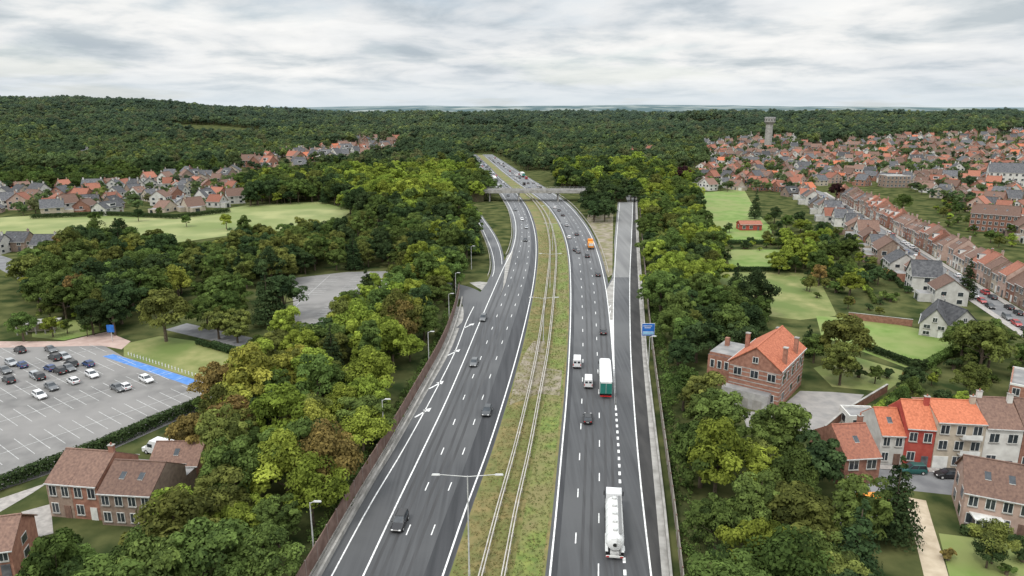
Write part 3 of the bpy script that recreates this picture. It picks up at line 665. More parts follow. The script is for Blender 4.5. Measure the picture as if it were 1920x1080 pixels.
def cab(b,y,p):
    b.box((0,y,2.15),(2.45,2.1,2.7),p,top=(.94,.9)); b.box((0,y+1.02,2.45),(2.1,.1,.95),M['glass']); b.box((0,y,.7),(2.4,2.2,.5),M['tyre']); b.box((0,y-.1,3.6),(2.1,1.6,.35),p,top=(.9,.6))
    for s_ in(-1,1): b.box((s_*1.24,y+.4,2.4),(.06,.8,.8),M['glass']); b.box((s_*1.45,y+.9,2.5),(.14,.2,.7),M['tyre'])
def truck():
    b=MB(); cab(b,6.6,M['paint'])
    b.box((0,-1.2,2.6),(2.55,13.4,2.75),M['wtarp']); b.box((0,-7.93,2.55),(2.5,.08,2.6),M['teal']); b.box((0,-7.98,3.75),(2.3,.04,.3),M['wtarp'])
    b.box((0,-7.99,2.5),(.06,.04,2.4),M['steel']); b.box((0,-1.2,1.05),(1.1,13.2,.3),M['tyre']); b.box((0,-7.9,.65),(2.4,.15,.22),M['lamp_r'])
    for i in range(9): b.box((0,-7.4+1.5*i,3.99),(2.5,.08,.03),M['steel'])
    wheels(b,1.22,(-5.8,-4.5,-3.2,4.3,6.9),.5); return b
def tanker():
    b=MB(); cab(b,6.0,M['paint'])
    pr=None; k_=b.mi(M['wtarp']); st=[(-6.3,.3),(-6.1,.95),(-5.6,1.22)]+[(-5+i*1.2,1.25) for i in range(8)]+[(4.0,1.2),(4.4,.9),(4.55,.3)]
    for y,r_ in st:
        base=len(b.v)
        for i in range(18):
            t=2*PI*i/18; b.v.append((math.cos(t)*r_,y,2.45+math.sin(t)*r_))
        if pr is not None:
            for i in range(18): j=(i+1)%18; b.f.append((pr+i,pr+j,base+j,base+i)); b.m.append(k_)
        pr=base
    for i in range(5): b.tube((0,-4.6+2*i,3.6),(0,-4.6+2*i,3.95),.35,.33,M['steel'],12)
    for i in range(5):
        b.tube((0,-5+2.1*i,2.45),(0,-4.9+2.1*i,2.45),1.28,1.28,M['steel'],18)
    b.box((.75,-.6,3.72),(.45,9.6,.06),M['cslab'])
    for i in range(9): b.tube((.98,-5.2+1.2*i,3.7),(.98,-5.2+1.2*i,4.3),.03,.03,M['steel'],5)
    b.box((.98,-.4,4.3),(.05,9.8,.05),M['steel'])
    for s_ in(-.25,.25): b.box((s_+.5,-6.4,2.4),(.05,.06,2.6),M['steel'])
    for i in range(8): b.box((.5,-6.4,1.2+.33*i),(.5,.05,.05),M['steel'])
    b.box((0,-.8,.98),(1.2,11,.35),M['steel']); b.box((0,-6.35,.7),(2.4,.15,.25),M['frame'])
    for s_ in(-1,1): b.box((s_*.95,-6.44,.72),(.4,.05,.2),M['lamp_r']); b.box((s_*1.1,-3.8,1.15),(.4,4.2,.08),M['wtarp'])
    wheels(b,1.22,(-5.2,-3.9,-2.6,3.6,6.4),.5); return b
def road_car(u,v,me_,f,dirn,col,name='car',sc=1):
    x,y=G(u,v); r=-math.atan(f.slope(y))+(0 if dirn>0 else PI)
    o=put(me_,name,(x,y,.035),r,col,sc); return o
bk=(.02,.02,.022); wh=(.7,.7,.7); gr=(.12,.125,.13); sv=(.36,.37,.38); bl=(.03,.06,.16); rd=(.35,.03,.03)
for u,v,i,c in ((750,985,1,bk),(913,775,0,(.05,.055,.06)),(889,684,0,gr),(906,600,1,gr),(985,452,0,bk),(987,428,2,sv),(979,413,0,wh),(966,395,0,gr),(953,368,0,bk),(935,348,0,wh),(924,340,1,sv),(915,322,0,bk)):
    road_car(u,v,cars[i],L4,-1,c)
for u,v,i,c in ((1102,789,0,bk),(1131,625,0,bk),(1121,517,0,bk),(1101,482,1,(.03,.03,.035)),(1084,474,0,gr),(1078,470,2,bk),(1067,447,0,wh),(1081,441,0,bk),(1062,424,0,sv),(1055,405,0,bk),(1048,396,1,gr),(1040,391,0,wh)):
    road_car(u,v,cars[i],R2,1,c)
y=505.
while y<900:
    for f,g2,dr in ((L2,L3,-1),(L3,L4,-1),(L4,L5,-1),(R1,R2,1),(R2,R3,1),(R3,R4,1)):
        if random.random()<(.55 if dr>0 else .3):
            yy=y+R(-6,6); x=(f(yy)+g2(yy))/2; rr=-math.atan(f.slope(yy))+(0 if dr>0 else PI); big=random.random()<.15
            put(van if big else random.choice(cars),'van' if big else 'car',(x,yy,.035),rr,random.choice([wh,bk,gr,sv,wh,bk,rd,bl]))
    y+=19
road_car(1103,722,van,R2,1,wh,'van',.95); road_car(1082,685,van,R2,1,wh,'van')
tm=truck().mesh('articulated_truck'); x,y=G(1141,742); put(tm,'articulated_truck',(x,y+6,.035),-math.atan(R3.slope(y)),wh)
put(tm,'articulated_truck',((R3(640)+R4(640))/2,640,.035),-math.atan(R3.slope(640)),wh); put(tm,'articulated_truck',((L2(600)+L3(600))/2,600,.035),-math.atan(L3.slope(600))+PI,wh)
x,y=G(1150,1050); put(tanker().mesh('tanker_truck'),'tanker_truck',(x+.9,y+6,.035),-math.atan(R3.slope(y+4)),wh)
b=MB(); cab(b,2.4,M['orange']); b.box((0,-1.6,2),(2.4,5,2),M['orange']); b.box((0,-4.15,2.3),(2,.1,1.2),M['frame']); wheels(b,1.2,(-3,2.2),.48)
x,y=G(1107,465); b.obj('maintenance_truck',(x,y,.03),-math.atan(R3.slope(y)))
ca=math.atan2(a.y,a.x)-PI/2
for n_,(u,v) in enumerate([(75,745),(17,716),(10,698),(42,688),(22,684),(73,710),(97,729),(138,718),(173,706),(112,699),(130,694),(166,686),(122,672),(103,674),(222,731),(234,729),(275,715),(38,660),(96,659),(94,694),(68,708),(134,686),(-40,700),(-70,720),(-30,690)]):
    x,y=G(u,v); put(cars[n_%4],'parked_car',(x,y,.015),ca+(PI if n_%2 else 0)+R(-.05,.05),[wh,bk,gr,bl,sv,bk,gr,wh][n_%8])
for u,v,r,c in ((1709,886,1.5,(.02,.1,.09)),(1775,895,1.5,bk),(1606,975,1.4,wh)):
    x,y=G(u,v); put(cars[int(abs(u))%4],'parked_car',(x,y,.03),r,c)
for i in range(56):
    for s_ in (-2.6,2.6):
        if random.random()<.5:
            q=sa+sd*(i*6.2-20)+sn*s_; put(random.choice(cars),'parked_car',(q.x,q.y,.03),rstreet-PI/2+(PI if s_<0 else 0),random.choice([wh,bk,gr,sv,bk,rd,bl,wh]))
x,y=G(300,850); put(van,'van',(x,y,0),1.2,wh,1.15); OCC.append((x,y-2,6))
# ---------------------------------------------------------------- street furniture
def lamp(name,x,y,h,double,arm=4.0,dirn=1):
    b=MB(); s_=M['steel']; b.tube((0,0,0),(0,0,1.2),.16,.15,s_,10); b.tube((0,0,1.2),(0,0,h),.12,.07,s_,10)
    for k_ in ((-1,1) if double else (dirn,)):
        b.tube((0,0,h-.1),(k_*arm,0,h+.2),.06,.045,s_,6); b.box((k_*(arm+.4),0,h+.21),(1.1,.34,.14),s_,top=(.8,.7)); b.box((k_*(arm+.45),0,h+.12),(.7,.24,.05),M['lamp_w'])
    b.obj(name,(x,y,0))
x,y=G(880,1084); lamp('street_lamp',x,y,15,True,3.6)
for v in (640,540,470,430): y=yv(v); lamp('street_lamp',(GA(y)+GB(y))/2,y,12,True,3.0)
for v in (1052,835,690,608,563): 
    y=yv(v); lamp('street_lamp',FL(y)-.6,y,9,False,.6,1)
for u,v in ((884,505),(1215,700)): x,y=G(u,v); lamp('street_lamp',x,y,9,False,.6,1)
y=yv(655); x=F_(y)+.1
b=MB()
for s_ in(-1.2,1.2): b.tube((s_,0,0),(s_,0,6.6),.1,.09,M['steel'],8)
b.box((0,-.14,5.4),(3.3,.08,3.3),M['frame']); b.box((0,-.2,5.4),(3.15,.05,3.15),M['bsign'])
for zz,ww in ((6.4,2.2),(5.9,1.6)): b.box((-.2,-.24,zz),(ww,.03,.16),M['frame'])
b.box((0,-.24,4.5),(2.8,.03,.8),M['frame']); b.box((0,-.27,4.5),(2.65,.02,.62),mat('light_blue_panel',(.25,.5,.7)))
b.obj('traffic_sign',(x,y,0))
x,y=G(211,640); b=MB(); b.tube((0,0,0),(0,0,4.6),.1,.1,M['steel'],8); b.box((0,-.1,3.6),(1.9,.15,2),M['bsign']); b.obj('parking_sign',(x,y,0)); 
b=MB()
for k_ in range(28):
    q=Vector(G(232,668)).lerp(Vector(G(398,722)),k_/27)+Vector((.8,.8)); b.tube((q.x,q.y,0),(q.x,q.y,.8),.14,.12,M['frame'],8)
b.obj('bollard_row')
def brickwall(pts,h=1.8):
    b=MB(); p=[Vector(G(*q)) for q in pts]
    for i in range(len(p)-1):
        c=(p[i]+p[i+1])/2; d=p[i+1]-p[i]; b.box((c.x,c.y,h/2),(d.length,.3,h),W['brick'],math.atan2(d.y,d.x)); b.box((c.x,c.y,h+.05),(d.length+.1,.42,.1),M['conc'],math.atan2(d.y,d.x))
    b.obj('brick_wall')
brickwall([(1545,815),(1580,785),(1662,735)]); brickwall([(1640,985),(1690,930),(1700,925)],1.4); brickwall([(1590,598),(1710,612)],2)
# ---------------------------------------------------------------- trees
def leaf_mesh(name,clumps,nleaf,leaf,seed,trunk=None,mats=None,lo=.74,hi=1.08):
    r=np.random.RandomState(seed); Vs=[];tone=[]
    for (c,rad,tn) in clumps:
        n=nleaf
        d=r.normal(size=(n,3)); d/=np.linalg.norm(d,axis=1)[:,None]; d[:,2]=np.where(d[:,2]<-.3,-d[:,2],d[:,2])
        pos=np.array(c)+d*np.array(rad)*(r.uniform(lo,hi,(n,1)))
        nm=d+r.normal(size=(n,3))*.36+np.array([0,0,.2]); nm/=np.linalg.norm(nm,axis=1)[:,None]
        t=np.cross(nm,r.normal(size=(n,3))); t/=np.linalg.norm(t,axis=1)[:,None]; bt=np.cross(nm,t)
        s=leaf*r.uniform(.5,1.25,(n,1))
        q=np.stack([pos-t*s*.9,pos-bt*s*.55+t*s*.1,pos+t*s,pos+bt*s*.6],1)
        Vs.append(q.reshape(-1,3)); tone.append(np.clip(tn+r.normal(size=n)*.12,0,1))
    V=np.concatenate(Vs); tone=np.concatenate(tone); nq=len(V)//4
    tb=MB()
    if trunk: trunk(tb)
    nv=len(V); verts=np.concatenate([V,np.array(tb.v).reshape(-1,3)]) if tb.v else V
    faces=np.arange(nv).reshape(-1,4).tolist()+[tuple(i+nv for i in f) for f in tb.f]
    me=bpy.data.meshes.new(name); me.from_pydata(verts.tolist(),[],faces)
    me.materials.append(mats[0]); me.materials.append(M['bark'])
    mi=np.zeros(len(faces),dtype=np.int32); mi[nq:]=1; me.polygons.foreach_set('material_index',mi)
    at=me.attributes.new('tone','FLOAT','FACE'); tt=np.full(len(faces),.5,dtype=np.float32); tt[:nq]=tone; at.data.foreach_set('value',tt)
    me.update(); return me
def decid(name,seed,R0=5.,H=12.,nc=64,nl=115,leaf=.33,mats=None,low=1.2,cr=(.17,.29)):
    r=random.Random(seed); cl=[]; zc=low+(H-low)/2; hz=(H-low)/2
    lob=[(r.uniform(0,2*PI),r.uniform(.8,1.15)) for _ in range(4)]
    for i in range(nc):
        while True:
            d=Vector((r.gauss(0,1),r.gauss(0,1),r.gauss(.2,1))).normalized()
            if d.z>-.7: break
        th=math.atan2(d.y,d.x); kx=1+.18*math.sin(2*th+lob[0][0])+.13*math.sin(3*th+lob[1][0])+.1*math.sin(5*d.z+lob[2][0])
        q=r.uniform(.58,.9) if i%6 else r.uniform(.1,.45)
        rad=R0*r.uniform(*cr)
        c=(d.x*R0*q*kx,d.y*R0*q*kx,zc+d.z*hz*q*(.9+.12*math.sin(3*th+lob[3][0])))
        cl.append((c,(rad,rad,rad*.85),min(1,max(0,r.gauss(.5,.22)))))
    def tk(b):
        b.tube((0,0,-.3),(0,0,H*.35),.38,.26,M['bark'],8); b.tube((0,0,H*.35),(.2,.1,H*.75),.26,.08,M['bark'],6)
        for i in range(7):
            c=cl[i*5%len(cl)][0]; b.tube((0,0,H*(.2+.05*i)),c,.13,.04,M['bark'],5)
    return leaf_mesh(name,cl,nl,leaf,seed,tk,mats or [leaf_near])
def conif(name,seed,H=15,R0=3.2,nl=60,leaf=.3,mats=None):
    r=random.Random(seed); cl=[]
    n=16
    for i in range(n):
        f=i/(n-1); z=1.5+(H-2)*f; rr=R0*(1-f)**.85+.25; m_=max(1,int(7*(1-f))+1)
        for j in range(m_):
            t=2*PI*(j+r.random())/m_; cl.append(((math.cos(t)*rr*.62,math.sin(t)*rr*.62,z-rr*.12),(rr*.5+.2,rr*.5+.2,.55),min(1,max(0,r.gauss(.45,.2)))))
    return leaf_mesh(name,cl,nl,leaf,seed,lambda b:b.tube((0,0,-.2),(0,0,H*.95),.3,.04,M['bark'],7),mats or [leaf_near],.55,1.1)
near=[decid('deciduous_tree',s_,R0=a_,H=h_,nc=n_,cr=c_) for s_,a_,h_,n_,c_ in ((1,5,12,64,(.17,.29)),(2,5.6,11.5,76,(.14,.25)),(3,4.4,13.5,64,(.18,.3)),(4,5.2,12.5,50,(.22,.36)),(5,4.2,10,60,(.17,.28)),(6,6,13,84,(.14,.24)),(7,3.8,12,44,(.2,.34)))]
poplar=[decid('poplar_tree',31,R0=2.6,H=16,nc=44,cr=(.25,.4)),decid('poplar_tree',32,R0=3,H=15,nc=44,cr=(.25,.4))]
bush=[decid('shrub',41,R0=1.6,H=2.4,nc=16,nl=110,leaf=.2,low=.1,cr=(.25,.4)),decid('shrub',42,R0=1.3,H=2,nc=14,nl=110,leaf=.2,low=.1,cr=(.25,.4))]
cn=[conif('conifer_tree',51),conif('conifer_tree',52,13,3.6)]
CG={'mid':(.085,.135,.036),'bri':(.19,.26,.034),'dark':(.046,.08,.034),'oliv':(.12,.145,.038),'yel':(.24,.265,.045),'bro':(.18,.135,.045),'deepr':(.055,.025,.03)}
def colr(w_):
    k_=random.choices(list(w_.keys()),list(w_.values()))[0]; c=CG[k_]; q=R(.88,1.14); return tuple(e*q for e in c)
FA=[(60,1250),(130,1080),(150,1010),(300,990),(330,930),(380,880),(400,780),(425,720),(470,640),(560,590),(620,555),(640,520),(760,500),(800,470),(850,480),(890,520),(900,560),(860,640),(810,720),(750,810),(690,900),(640,970),(610,1060),(590,1250)]
NP=[(FA,1,{'mid':4,'bri':5,'dark':1.2,'oliv':2,'yel':1.5,'bro':.15},1.0),
 ([(340,1250),(380,960),(640,880),(680,980),(610,1250)],1,{'bri':4,'mid':4.5,'dark':1},1.0),
 ([(-20,1300),(60,1055),(120,1010),(400,1000),(640,1000),(640,1300)],1,{'bri':2.5,'mid':4.5,'dark':1.4,'oliv':1},.95),
 ([(370,900),(380,790),(430,715),(470,700),(470,800),(420,900)],1,{'bro':1,'oliv':2,'mid':2.5,'yel':1.2},.9),
 ([(-150,935),(40,925),(60,1000),(40,1050),(-150,1060)],1,{'mid':3,'bri':1},.7),
 ([(40,480),(180,425),(250,445),(330,455),(360,520),(270,540),(200,600),(110,595),(60,560)],1,{'mid':4.5,'oliv':2.2,'dark':2.2,'yel':.6,'bro':.15},1.),
 ([(340,458),(480,436),(600,416),(780,412),(820,465),(740,496),(560,502),(350,508)],1,{'mid':4.5,'dark':1.8,'oliv':2.8},.98),
 ([(360,520),(450,520),(470,560),(460,600),(380,590)],.7,{'mid':3,'oliv':1},.9),
 ([(450,332),(600,318),(740,308),(880,296),(918,320),(935,385),(895,402),(905,465),(840,475),(800,430),(660,385),(600,366),(450,366)],1,{'mid':4.5,'bri':1.6,'dark':2,'oliv':.8},1.2),
 ([(640,330),(780,318),(860,320),(830,375),(660,375)],1,{'bri':5,'mid':.6},1.3),
 ([(1175,320),(1230,300),(1300,325),(1325,420),(1365,485),(1330,515),(1235,540),(1195,450),(1190,390)],1,{'mid':3.5,'bri':3,'oliv':.8,'dark':.8},1.0),
 ([(1215,535),(1400,515),(1450,555),(1440,600),(1345,635),(1340,720),(1350,770),(1250,770),(1225,640)],1,{'mid':3.5,'dark':3,'oliv':.5},.95),
 ([(1235,735),(1330,775),(1400,800),(1480,800),(1560,860),(1575,930),(1650,970),(1715,1060),(1730,1250),(1260,1250),(1250,960)],1,{'mid':5,'bri':2.2,'oliv':1.8,'dark':1.5},1.0),
 ([(1440,390),(1530,400),(1600,450),(1600,560),(1560,570),(1500,530),(1480,480),(1430,440)],.6,{'mid':3,'dark':2,'bri':1.5,'bro':.2},.7),
 ([(1095,335),(1150,320),(1175,350),(1155,385),(1140,400),(1112,410),(1100,385)],1,{'dark':3,'mid':2},1.),
 ([(1040,270),(1190,260),(1200,330),(1100,345),(1045,335)],1,{'mid':3,'bri':2,'dark':2},1.3),
 ([(0,322),(400,304),(440,318),(330,318),(180,338),(0,346)],1,{'dark':2,'mid':3},1.),
 ([(60,388),(430,378),(430,394),(300,402),(60,402)],.45,{'dark':2,'mid':3},.6),
 ([(1510,615),(1570,600),(1600,640),(1570,690),(1520,680)],.8,{'oliv':3,'mid':1},.95),
 ([(1800,600),(1870,590),(1880,650),(1870,720),(1800,700)],.6,{'mid':3,'oliv':1},.8),
 ([(1440,450),(1500,400),(1540,440),(1530,520),(1480,520)],.4,{'bri':3},.8)]
def clear(x,y,m_=3.5):
    if y<yv(545) and FL(y)-m_<x<FR(y)+m_: return False
    if y<yv(380) and y>=yv(545) and Q1l(y)-m_<x<FR(y)+1.5:
        if not (y>yv(420) and R4e(y)+4<x<SL(y)-4): return False
    if yv(380)<=y<YE and A_(y)-m_-3<x<R4e(y)+m_+1: return False
    if inpoly(x,y,LOTW) : return False
    q=Vector((x,y))-sa; tt=q.dot(sd)
    if -90<tt<sd.dot(sb-sa)+20 and abs(q.dot(sn))<7: return False
    if abs(y-yb)<10 and xa-2<x<xb+8: return False
    return True
LOTW=[G(u,v) for u,v in [(405,715),(405,765),(300,812),(200,858),(80,903),(0,930),(-250,1050),(-420,700),(-150,640),(190,637),(235,650)]]
LAWNS=[[G(*q) for q in pl] for pl in ([(555,520),(650,508),(760,506),(775,530),(700,566),(640,600),(620,665),(560,660)],[(1320,515),(1520,515),(1555,590),(1450,585)],[(1530,695),(1600,672),(1700,700),(1650,735)],[(1540,600),(1640,605),(1790,635),(1700,690)],[(1390,775),(1500,735),(1610,745),(1560,810),(1400,795)],[(232,645),(440,655),(440,722),(402,722)],[(1308,365),(1390,358),(1440,430),(1360,450)],[(1365,470),(1470,470),(1480,500)],[(0,404),(330,406),(600,378),(645,395),(600,420),(330,445),(60,450)])]
cnt=0
for sp_,y0,y1 in ((6.4,40,300),(8,300,620),(10,620,720)):
    for x,y in scatter(sp_,y0,y1,.3,.4,-1.3,1.3):
        u,v=P(x,y,7)
        if u<-200 or u>2150: continue
        hit=None
        for pl in NP:
            if inpoly(u,v,pl[0]): hit=pl
        if not hit or random.random()>hit[1]: continue
        if not clear(x,y,3.4 if y<300 else 4) or occ(x,y,2.2): continue
        if any(inpoly(x,y,q) for q in LAWNS): continue
        me_=random.choice(near); nm_='deciduous_tree'; rr=random.random()
        if rr<.03: me_=random.choice(cn); nm_='conifer_tree'
        elif rr<.06: me_=random.choice(poplar); nm_='poplar_tree'
        s_=hit[3]*R(.62,1.15); put(me_,nm_,(x,y,-.1),R(0,6.28),CG['dark'] if nm_=='conifer_tree' else colr(hit[2]),(s_*R(.88,1.12),s_*R(.88,1.12),s_*R(.82,1.12))); cnt+=1
for u,v,s_,c,kd in ((312,640,1.25,'oliv',0),(505,610,1.3,'dark',1),(535,600,1.2,'dark',0),(430,610,.9,'mid',0),(660,600,.8,'mid',0),(700,560,.75,'bri',0),(425,430,.7,'bri',0),(180,420,.6,'mid',0),(260,415,.6,'dark',0),(350,425,.55,'mid',0),(1575,695,1.2,'oliv',0),(1835,705,1.15,'oliv',0),(1810,560,.9,'dark',2),(1485,500,1.,'bri',0),(1415,410,1.1,'dark',2),(1567,375,1.,'deepr',0),(1280,345,1.3,'deepr',0),(1690,400,1.,'mid',0),(1900,340,1.4,'mid',0),(1670,1010,1.,'dark',1),(125,600,.9,'mid',0),(45,640,.7,'mid',0),(100,632,.5,'bri',0),(1940,700,1,'mid',0),(1530,520,.9,'mid',0),(1380,680,.9,'dark',0),(370,870,.8,'bro',0),(410,770,.9,'bro',0)):
    x,y=G(u,v); me_,nm_={0:(near[0],'deciduous_tree'),1:(cn[1],'conifer_tree'),2:(cn[0],'conifer_tree')}[kd]
    put(me_,nm_,(x,y,0),R(0,6),CG[c],(s_,s_,s_))
GP=[([(1560,700),(1720,700),(1880,640),(1990,700),(1990,770),(1700,760),(1640,740)],5,.6),([(1440,455),(1600,430),(1720,560),(1700,600),(1560,590),(1480,520)],6,.6),([(1740,960),(1800,1000),(1990,1040),(1990,1090),(1740,1090)],4,.5),([(1380,455),(1480,455),(1480,470),(1360,470)],4,.7),([(60,590),(200,595),(240,625),(120,640),(40,640)],5,.5),([(310,780),(390,765),(390,870),(330,860)],4,.6),([(1740,320),(1990,380),(1990,520),(1760,420)],7,.65),([(1330,440),(1370,430),(1380,500),(1335,500)],5,.7),([(1600,780),(1700,750),(1990,800),(1990,840),(1700,820)],4,.5)]
for pl,sp_,pr_ in GP:
    w_=[G(*q) for q in pl]; x0=min(q[0] for q in w_);x1=max(q[0] for q in w_);y0=min(q[1] for q in w_);y1=max(q[1] for q in w_)
    y=y0
    while y<y1:
        x=x0
        while x<x1:
            X,Y=x+R(-.4,.4)*sp_,y+R(-.4,.4)*sp_
            if inpoly(X,Y,w_) and random.random()<pr_ and not occ(X,Y,0) and clear(X,Y,2):
                if random.random()<.6: put(random.choice(bush),'shrub',(X,Y,0),R(0,6),colr({'mid':3,'bri':1.5,'dark':1.5,'bro':.3}),R(.7,1.5))
                else: put(random.choice(near),'deciduous_tree',(X,Y,0),R(0,6),colr({'mid':3,'bri':1.5,'dark':2,'oliv':1}),R(.3,.55))
            x+=sp_
        y+=sp_
def hedge(px,h=1.8,wd=1.3,col='dark'):
    p=[Vector(G(*q)) for q in px]; cl=[]; rr=random.Random(len(px)+int(px[0][0]))
    for i in range(len(p)-1):
        d=p[i+1]-p[i]; n=max(2,int(d.length/.6))
        for j in range(n):
            q=p[i]+d*(j+.5)/n
            for zz in (.3,.65,1): cl.append(((q.x+rr.uniform(-.12,.12),q.y+rr.uniform(-.12,.12),h*zz*.8),(wd*.5,wd*.5,h*.28),rr.uniform(.3,.7)))
    me_=leaf_mesh('hedge',cl,60,.26,3,None,[leaf_near],.5,1.05); put(me_,'hedge',(0,0,0),0,CG[col])
hedge([(-60,945),(0,918),(80,888),(200,842),(300,797),(385,762)],2.4,2.2)
hedge([(1622,655),(1720,692)],1.8,1.5); hedge([(1720,700),(1800,655)],2,2.2,'mid'); hedge([(1625,790),(1700,735)],1.8,2,'bri'); hedge([(400,650),(480,672)],1.6,1.4,'dark')
hedge([(370,645),(450,668)],1.5,1.4); hedge([(1330,508),(1480,508)],1.6,1.5); hedge([(1310,440),(1360,458),(1480,458)],2,2); hedge([(1800,1000),(1990,1038)],1.4,1)
hedge([(60,410),(200,404),(330,410),(430,398)],2.5,3); hedge([(1600,430),(1640,480),(1690,540)],1.8,1.5); hedge([(1560,440),(1600,500),(1640,570)],1.8,1.5,'mid')
cl=[]
for i in range(9000):
    y=58+290*random.random()**1.5; t=R(.03,.97); x=B_(y)*(1-t)+C_(y)*t; s_=R(.12,.38); cl.append(((x,y,.06),(s_,s_,R(.12,.38)),min(1,max(0,R(.2,.9)+(.25 if t<.6 else -.15)))))
put(leaf_mesh('verge_grass',cl,5,.12,9,None,[leafmat('grass_tufts',(.08,.13,.03),(.25,.21,.085))],.3,1.1),'verge_grass',(0,0,0),0)
cl=[]
for i in range(900):
    y=R(60,250); x=FR(y)+R(.4,3.5) if i%2 else FL(y)-R(.4,3); s_=R(.5,1.0); cl.append(((x,y,.4),(s_,s_,R(.5,1.3)),random.random()))
put(leaf_mesh('roadside_shrubs',cl,30,.22,9,None,[leaf_near],.5,1.1),'roadside_shrubs',(0,0,0),0,CG['mid'])
print('near trees',cnt)
# distant forest - one instanced collection
lib=bpy.data.collections.new('forest_tree_library')
fm=[((.05,.082,.034),(.13,.19,.055)),((.036,.062,.032),(.08,.125,.05)),((.09,.125,.033),(.22,.275,.06)),((.078,.088,.037),(.175,.185,.068)),((.06,.096,.042),(.155,.215,.068))]
for i,(d_,l_) in enumerate(fm):
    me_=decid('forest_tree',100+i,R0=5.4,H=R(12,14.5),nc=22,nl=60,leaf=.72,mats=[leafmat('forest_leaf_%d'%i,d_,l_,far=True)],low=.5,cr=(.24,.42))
    o=bpy.data.objects.new('forest_tree_%d'%i,me_); lib.objects.link(o)
pts=[];sc_=[];rot_=[];idx=[]
def patch(x,y): return math.sin(x/95.+1.7*math.sin(y/160.))*math.cos(y/130.+1.3*math.sin(x/210.))
def addp(x,y,z,s_,i=None):
    n_=patch(x,y); w_=[3,1,2.2,1,3] if n_>.25 else ([2,5,.3,.5,1.2] if n_<-.25 else [4,2,1,1.2,3])
    pts.append((x,y,z)); sc_.append(s_); rot_.append((0,0,R(0,6.28))); idx.append(random.choices(range(5),w_)[0])
V2W=[(420,325),(520,296),(640,268),(755,262),(760,300),(650,318),(560,325)]
for sp_,y0,y1,s0 in ((9.5,700,1100,1.0),(12,1100,1700,1.2),(15,1700,2500,1.45),(30,2500,4200,1.9)):
    for x,y in scatter(sp_,y0,y1,.2,.42,-.98,.98):
        tz=T(x,y); u,v=P(x,y,tz+6)
        if u<-150 or u>2070: continue
        vil=any(inpoly(u,v,q) for q in VIL)
        if vil and random.random()>(.3 if u>1000 else .14): continue
        if not vil and inpoly(u,v,V2W) and random.random()<.6: continue
        if y<1000 and not clear(x,y,5): continue
        if u>1250 and not vil and y<1050 and random.random()<.5: continue
        if vil and occ(x,y,2): continue
        if y>2500 and math.sin(x/190.)+math.sin(y/230.+x/400.)>.1: continue
        if y>1150 and math.sin(x/170.+2)*math.sin(y/110.+x/300.)>.74: continue
        n_=patch(x*1.7,y*1.4)
        addp(x,y,tz-.3,s0*R(.6,1.3)*(.55 if vil else 1)*(1+.26*n_))
for x,y in scatter(10,300,720,.5,.4,-.98,.98):
    u,v=P(x,y,3)
    if any(inpoly(u,v,q) for q in VIL) and not occ(x,y,1.5) and clear(x,y,4) and random.random()<(.7 if u>1000 else .6): addp(x,y,0,R(.3,.75))
print('forest pts',len(pts))
pm=bpy.data.meshes.new('distant_forest'); pm.from_pydata(pts,[],[])
at=pm.attributes.new('sc','FLOAT','POINT'); at.data.foreach_set('value',np.array(sc_,dtype=np.float32))
at=pm.attributes.new('rt','FLOAT_VECTOR','POINT'); at.data.foreach_set('vector',np.array(rot_,dtype=np.float32).ravel())
at=pm.attributes.new('ix','INT','POINT'); at.data.foreach_set('value',np.array(idx,dtype=np.int32))
fo=put(pm,'distant_forest',(0,0,0))
ng=bpy.data.node_groups.new('forest_instancer','GeometryNodeTree')
ng.interface.new_socket('Geometry',in_out='INPUT',socket_type='NodeSocketGeometry'); ng.interface.new_socket('Geometry',in_out='OUTPUT',socket_type='NodeSocketGeometry')
gi=ng.nodes.new('NodeGroupInput'); go=ng.nodes.new('NodeGroupOutput'); ip=ng.nodes.new('GeometryNodeInstanceOnPoints'); ci=ng.nodes.new('GeometryNodeCollectionInfo')
ci.inputs['Collection'].default_value=lib; ci.inputs['Separate Children'].default_value=True; ci.inputs['Reset Children'].default_value=True
def na(n_,t_):
    q=ng.nodes.new('GeometryNodeInputNamedAttribute'); q.data_type=t_; q.inputs['Name'].default_value=n_
    return [s_ for s_ in q.outputs if s_.enabled][0]
ip.inputs['Pick Instance'].default_value=True
ng.links.new(gi.outputs[0],ip.inputs['Points']); ng.links.new(ci.outputs[0],ip.inputs['Instance'])
ng.links.new(na('ix','INT'),ip.inputs['Instance Index']); ng.links.new(na('rt','FLOAT_VECTOR'),ip.inputs['Rotation']); ng.links.new(na('sc','FLOAT'),ip.inputs['Scale'])
ng.links.new(ip.outputs[0],go.inputs[0])
md=fo.modifiers.new('instancer','NODES'); md.node_group=ng
# ---------------------------------------------------------------- light & sky
sdir=Vector((-.45,-.5,.95)).normalized(); el=math.asin(sdir.z); az=math.atan2(sdir.x,sdir.y)
sl=bpy.data.lights.new('sun','SUN'); sl.energy=1.5; sl.angle=math.radians(10); sl.color=(1,.96,.9)
so=bpy.data.objects.new('sun',sl); so.rotation_euler=sdir.to_track_quat('Z','Y').to_euler(); COL.objects.link(so)
wd_=bpy.data.worlds.new('World'); bpy.context.scene.world=wd_; wd_.use_nodes=True; nt=wd_.node_tree; N=nt.nodes; L=nt.links; N.clear()
wo=N.new('ShaderNodeOutputWorld'); sk=N.new('ShaderNodeTexSky'); sk.sky_type='NISHITA'; sk.sun_disc=False; sk.sun_elevation=el; sk.sun_rotation=az
b1=N.new('ShaderNodeBackground'); b1.inputs[1].default_value=.12; L.new(sk.outputs[0],b1.inputs[0])
tc=N.new('ShaderNodeTexCoord'); sx=N.new('ShaderNodeSeparateXYZ'); L.new(tc.outputs['Generated'],sx.inputs[0])
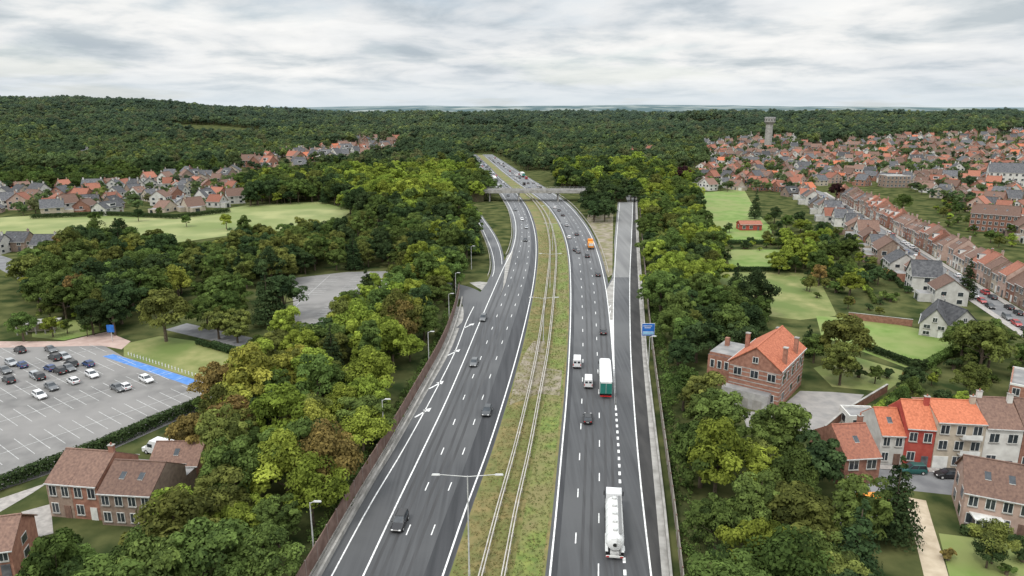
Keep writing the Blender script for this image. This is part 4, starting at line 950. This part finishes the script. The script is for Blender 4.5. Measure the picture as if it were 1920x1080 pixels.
def mth(op,a_,b_=None,v=None):
    n_=N.new('ShaderNodeMath'); n_.operation=op; L.new(a_,n_.inputs[0])
    if b_ is not None: L.new(b_,n_.inputs[1])
    if v is not None: n_.inputs[1].default_value=v
    return n_.outputs[0]
zc=mth('MAXIMUM',sx.outputs[2],v=0.0); zd=mth('ADD',zc,v=.14)
cx_=mth('DIVIDE',sx.outputs[0],zd); cy_=mth('DIVIDE',sx.outputs[1],zd); cb_=N.new('ShaderNodeCombineXYZ'); L.new(cx_,cb_.inputs[0]); L.new(cy_,cb_.inputs[1])
def noise(s_,d_,off,dist=0,ro=.55):
    mp_=N.new('ShaderNodeMapping'); mp_.inputs['Location'].default_value=off; L.new(cb_.outputs[0],mp_.inputs[0])
    n_=N.new('ShaderNodeTexNoise'); n_.inputs['Scale'].default_value=s_; n_.inputs['Detail'].default_value=d_; n_.inputs['Distortion'].default_value=dist; n_.inputs['Roughness'].default_value=ro; L.new(mp_.outputs[0],n_.inputs['Vector']); return n_.outputs['Fac']
def ramp(f_,st):
    r_=N.new('ShaderNodeValToRGB'); L.new(f_,r_.inputs[0]); e=r_.color_ramp.elements
    for i,(p_,c) in enumerate(st):
        q=e[i] if i<2 else e.new(p_); q.position=p_; q.color=(*c,1)
    return r_.outputs[0]
c1_=ramp(noise(1.5,10,(3.4,1,0),.25,.56),[(.34,(.56,.62,.665)),(.62,(.99,.99,.985)),(.44,(.74,.78,.81)),(.52,(.90,.91,.915))])
c2_=ramp(noise(.6,5,(11,6,0),.2,.5),[(.38,(.86,.885,.91)),(.55,(1.02,1.015,1.0))])
cm_=N.new('ShaderNodeMixRGB'); cm_.blend_type='MULTIPLY'; cm_.inputs[0].default_value=1; L.new(c1_,cm_.inputs[1]); L.new(c2_,cm_.inputs[2])
cov=ramp(noise(.8,9,(8,4,2),.3),[(.36,(.72,.72,.72)),(.46,(1,1,1))])
hz=mth('MULTIPLY',zc,v=20); hzc=mth('MINIMUM',hz,v=1)
mxh=N.new('ShaderNodeMixRGB'); L.new(hzc,mxh.inputs[0]); mxh.inputs[1].default_value=(.74,.81,.86,1); L.new(cm_.outputs[0],mxh.inputs[2])
st_=N.new('ShaderNodeMapRange'); L.new(zc,st_.inputs[0]); st_.inputs[1].default_value=.18; st_.inputs[2].default_value=.8; st_.inputs[3].default_value=.97; st_.inputs[4].default_value=2.3
b2=N.new('ShaderNodeBackground'); L.new(mxh.outputs[0],b2.inputs[0]); L.new(st_.outputs[0],b2.inputs[1])
ms=N.new('ShaderNodeMixShader'); L.new(cov,ms.inputs[0]); L.new(b1.outputs[0],ms.inputs[1]); L.new(b2.outputs[0],ms.inputs[2]); L.new(ms.outputs[0],wo.inputs[0])
sc=bpy.context.scene; sc.view_settings.view_transform='Standard'; sc.view_settings.look='None'; sc.view_settings.exposure=0
cam=bpy.data.cameras.new('camera'); cam.sensor_width=36; cam.lens=FP/1920*36; cam.clip_end=80000; cam.clip_start=.5
co_=bpy.data.objects.new('camera',cam); co_.location=(0,0,CH); co_.rotation_euler=(PI/2-PT,0,0); COL.objects.link(co_); sc.camera=co_
